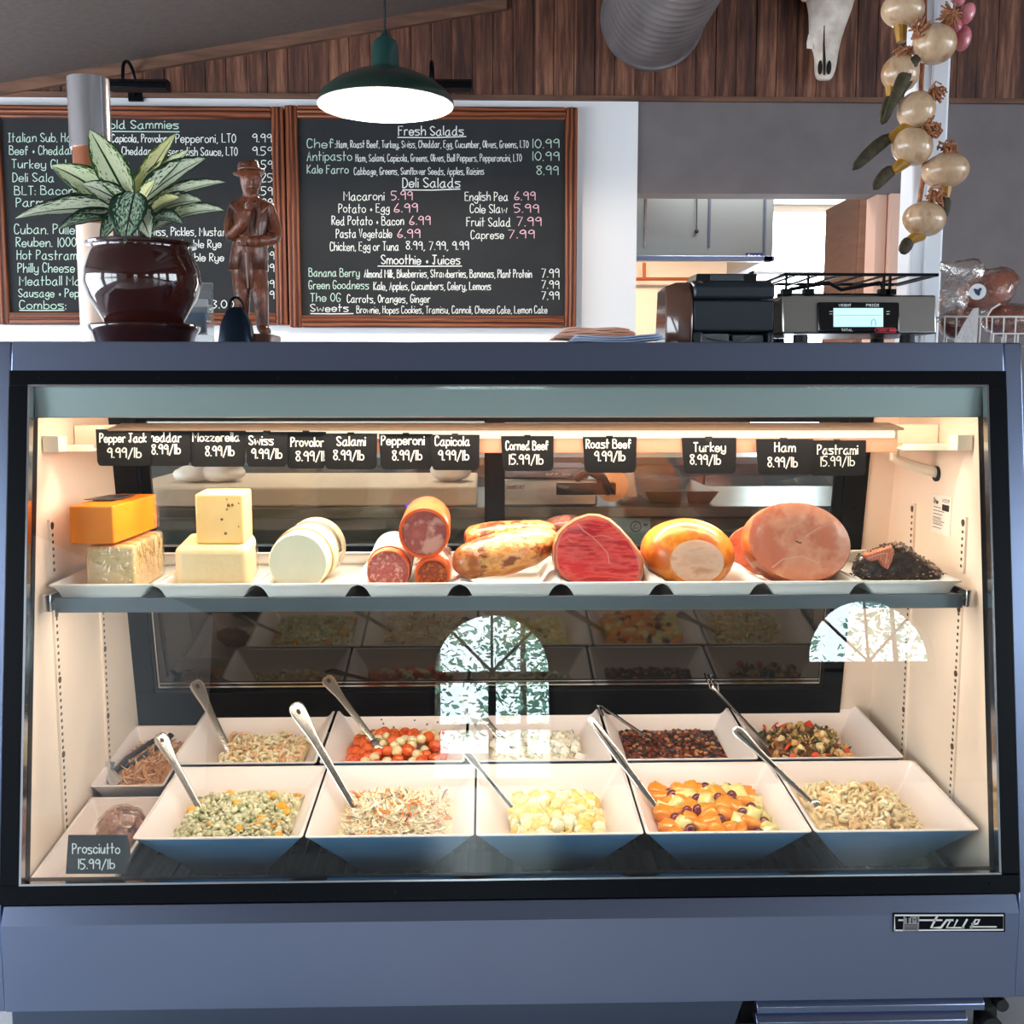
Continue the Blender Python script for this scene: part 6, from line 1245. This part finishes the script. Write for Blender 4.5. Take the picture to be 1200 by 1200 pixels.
b = MB(FM[3]); b.loft([sq(half_at(.09), -.092), sq(half_at(.049), -.049)], True, True); tag(obj('fruit_juice', b, mat('fruit_juice', (236, 176, 70), .1, coat=.6)), 'yellow orange juice around the fruit salad chunks', 'juice', kind='stuff')

# ------------------------------------------------------------------ spoons and tongs
SPM = mat('spoon_steel', (206, 200, 192), .24, 1.0)
def spoon(label, tip, foot, w, hole=True, cat='spoon', name='serving_spoon', prof=None, m_=None, deep=.03, groove=False):
    a = P(*tip); c = P(*foot); d = (c - a); L = d.length; d.normalize(); mp = (tip[2] + 1.83) / FPX; hw = w * mp / 2; v = (CAM - a).normalized(); sd = d.cross(v).normalized(); nn = sd.cross(d)
    if nn.dot(v) < 0: nn = -nn
    t = thing(name, label, cat, c); prof = prof or [(0, .35), (.015, .72), (.05, .97), (.10, 1.0), (.2, .85), (.32, .62), (.45, .52), (.75, .46), (1, .42)]; rings = []
    for u, k in prof:
        p = a + d * (L * u); rings.append([p + sd * (hw * k * math.cos(q)) + nn * ((.0026 if u > 0 else .0012) * math.sin(q) + .0012 * abs(math.cos(q)) ** 2) for q in [2 * PI * i / 14 for i in range(14)]])
    e = c + d * deep; rings.append([e + sd * (hw * .42 * math.cos(q)) + nn * (.0026 * math.sin(q)) for q in [2 * PI * i / 14 for i in range(14)]])
    hd = obj('handle', MB().loft(rings), m_ or SPM, t, smooth=60)
    if hole:
        p = a + d * (L * .095) + nn * .0022; B = MX((sd, d, nn)).transposed(); obj('hanging_hole', MB().ball(p, (hw * .30, hw * .42, .0012), 12, 6, B), mat('hole_dark', (50, 36, 30), .7) if 'hole_dark' not in bpy.data.materials else bpy.data.materials['hole_dark'], hd)
    if groove:
        b = MB(); b.tube([a + d * (L * .06) + nn * .0028, a + d * (L * .6) + nn * .0028], [(.0006, hw * .22)] * 2, 6, flat=tuple(nn)); obj('handle_groove', b, bpy.data.materials['groove_dark'] if 'groove_dark' in bpy.data.materials else mat('groove_dark', (70, 66, 64), .4, .8), hd)
    B = MX((sd, d, nn)).transposed(); q = e + d * .012
    obj('spoon_bowl', MB().ball(q, (.018, .026, .006), 14, 8, B), SPM, t); return t
spoon('steel serving spoon with a pierced handle standing in the green pea salad', (186, 860, .34), (234, 948, .245), 17)
spoon('large pierced steel serving spoon standing in the coleslaw', (344, 824, .36), (410, 938, .245), 19)
spoon('slim steel serving spoon standing in the egg and potato salad', (534, 866, .34), (604, 951, .24), 10, False, prof=[(0, .5), (.04, 1), (.3, 1.0), (.42, .6), (1, .5)])
spoon('grooved steel serving spoon standing in the fruit salad', (691, 841, .36), (765, 941, .24), 11, False, groove=True, prof=[(0, .5), (.03, .9), (.5, 1.0), (.62, .75), (1, .65)])
spoon('flat steel serving spoon standing in the curly pasta salad', (860, 853, .35), (942, 932, .255), 14, True, groove=True)
spoon('pierced steel serving spoon standing in the creamy pasta at the back left', (228, 797, .66), (270, 884, .55), 17)
spoon('pierced steel serving spoon standing in the tomato and mozzarella salad', (381, 792, .67), (432, 860, .56), 16)
spoon('pierced steel serving spoon standing in the seeded white salad', (542, 811, .66), (592, 872, .55), 16)
def wire_tool(name, label, cat, paths, r, m_=None):
    t = thing(name, label, cat, P(*paths[0][-1])); 
    for i, pth in enumerate(paths): obj('tong_arm' if len(paths) > 1 else 'handle', MB().tube([P(*q) for q in pth], r, 8), m_ or CHROME, t)
    return t
wire_tool('tongs', 'thin steel tongs leaning in the dark bean salad', 'tongs', [[(700, 826, .66), (706, 827, .655), (730, 845, .61), (757, 863, .55)], [(700, 826, .66), (703, 832, .655), (714, 856, .60), (722, 878, .53)]], [(.003, .006)] * 4)
t = wire_tool('serving_fork', 'long thin steel fork leaning in the grilled vegetables', 'fork', [[(834, 804, .67), (842, 812, .665), (870, 842, .62), (902, 876, .55)]], [(.003, .004), (.004, .006), (.004, .005), (.004, .006)])
b = MB()
for k in range(3): b.tube([P(842, 812, .665), P(832 + k * 4.5, 806 - k * 2, .668), P(829 + k * 4, 796 + k * 1.5, .67)], .0022, 6)
obj('fork_tines', b, CHROME, t)
t = wire_tool('tongs', 'black handled steel tongs leaning in the shredded meat dish', 'tongs', [[(201, 861, .60), (186, 874, .57), (172, 885, .54), (146, 901, .48)], [(201, 861, .60), (180, 868, .58), (150, 888, .52), (134, 905, .45)]], [(.005, .009)] * 4, mat('dark_tong', (44, 42, 44), .35, .6))
b = MB(); b.tube([P(128, 893, .46), P(127, 904, .45), P(134, 914, .42), P(140, 918, .41)], [(.003, .012)] * 4, 8); obj('tong_tip', b, CHROME, t)
b = MB(); b.tube([P(169, 887, .535), P(176, 881.5, .55)], .0085, 10); obj('steel_collar', b, CHROME, t)

# ------------------------------------------------------------------ prosciutto and its sign
PRM = mat('prosciutto', (150, 92, 84), .35, c2=[(178, 120, 108), (96, 50, 48)], sc=(50, 50, 50), det=5, contrast=(.4, .6), coat=.4)
c = P(139, 968, .20); t = thing('wrapped_prosciutto', 'round dark pink prosciutto piece wrapped in cling film behind the small sign', 'prosciutto', c)
rot = MX.Rotation(R(28), 3, 'X') @ MX.Rotation(R(10), 3, 'Y')
zc_ = .335; c = V((c.x, .215, zc_ + .006))
obj('meat', MB().ball(c, (.044, .050, .022), 40, 24, rot), PRM, t, smooth=180, disp=(.016, .016)); obj('cling_wrap', MB().ball(c, (.0475, .0535, .0255), 40, 26, rot), FILM, t, smooth=180, disp=(.014, .010))
YG = .035; A = P(77, 1023, YG); t = thing('counter_sign', 'black standing sign lettered Prosciutto 15.99/lb in the front left corner', 'sign', P(115, 1023, YG))
obj('sign_plate', MB().prism([P(80, 979, YG + .012), P(149, 979, YG + .012), P(153, 1005, YG + .005), P(148, 1014, YG + .003), P(146, 1024, YG), P(77, 1024, YG)], (0, .0025, 0)), mat('sign_black', (24, 27, 30), .5), t, smooth=0)
def fG(x, y): return P(x, y, YG + .012 * (1024 - y) / 45 - .0016)
b = MB(); write(b, 'Prosciutto', 85, 140, 1000, 11.5, fG, 1.35); obj('name_lettering', b, CHALK, t, smooth=0)
b = MB(); write(b, '15.99/lb', 91, 134, 1018, 11, fG, 1.35); obj('price_lettering', b, CHALK, t, smooth=0)
obj('sign_foot', MB().hexa([P(80, 1024, YG), P(146, 1024, YG), P(146, 1024, YG) + V((0, .04, .004)), P(80, 1024, YG) + V((0, .04, .004))], [P(80, 1024, YG) + V((0, 0, .002)), P(146, 1024, YG) + V((0, 0, .002)), P(146, 1024, YG) + V((0, .04, .006)), P(80, 1024, YG) + V((0, .04, .006))]), bpy.data.materials['sign_black'], t, smooth=0)

# ------------------------------------------------------------------ pines outside the front windows (seen mirrored in the glass)
random.seed(8)
PIN = mat('pine_needles', (150, 196, 172), .7, c2=(110, 164, 140), sc=(3, 3, 3)); TRK = mat('pine_bark', (92, 72, 60), .9)
for i, (x, y, hh) in enumerate(((-6, -40, 15), (-2.4, -52, 22), (1.6, -44, 14), (3.6, -36, 12), (8.0, -50, 21), (11.5, -42, 15), (15, -55, 22), (18.5, -46, 17))):
    t = thing('pine_tree', ['pine tree outside seen mirrored in the left of the glass reflection', 'pine tree outside seen mirrored in the reflected arched windows'][i % 2], 'tree', (x, y, -.12), 'pines outside the windows')
    obj('trunk', MB().tube([(x, y, -.12), (x, y, hh)], [.16, .02], 8), TRK, t); b = MB()
    for k in range(2600):
        u = random.random() ** .8; z = .8 + (hh - .8) * u; r = (1 - u) * hh * .2 * random.uniform(.15, 1) + .05; a = random.uniform(0, 2 * PI); p = V((x + r * math.cos(a), y + r * math.sin(a), z - r * .25)); s_ = random.uniform(.10, .3)
        e = V((random.gauss(0, 1), random.gauss(0, 1), random.gauss(0, .5))).normalized() * s_; g = V((random.gauss(0, 1), random.gauss(0, 1), random.gauss(0, 1))).normalized() * s_ * .5
        b.add([p - e, p + g, p + e, p - g], [(0, 1, 2, 3)])
    o = obj('foliage', b, PIN, t, smooth=0); o['kind'] = 'stuff'
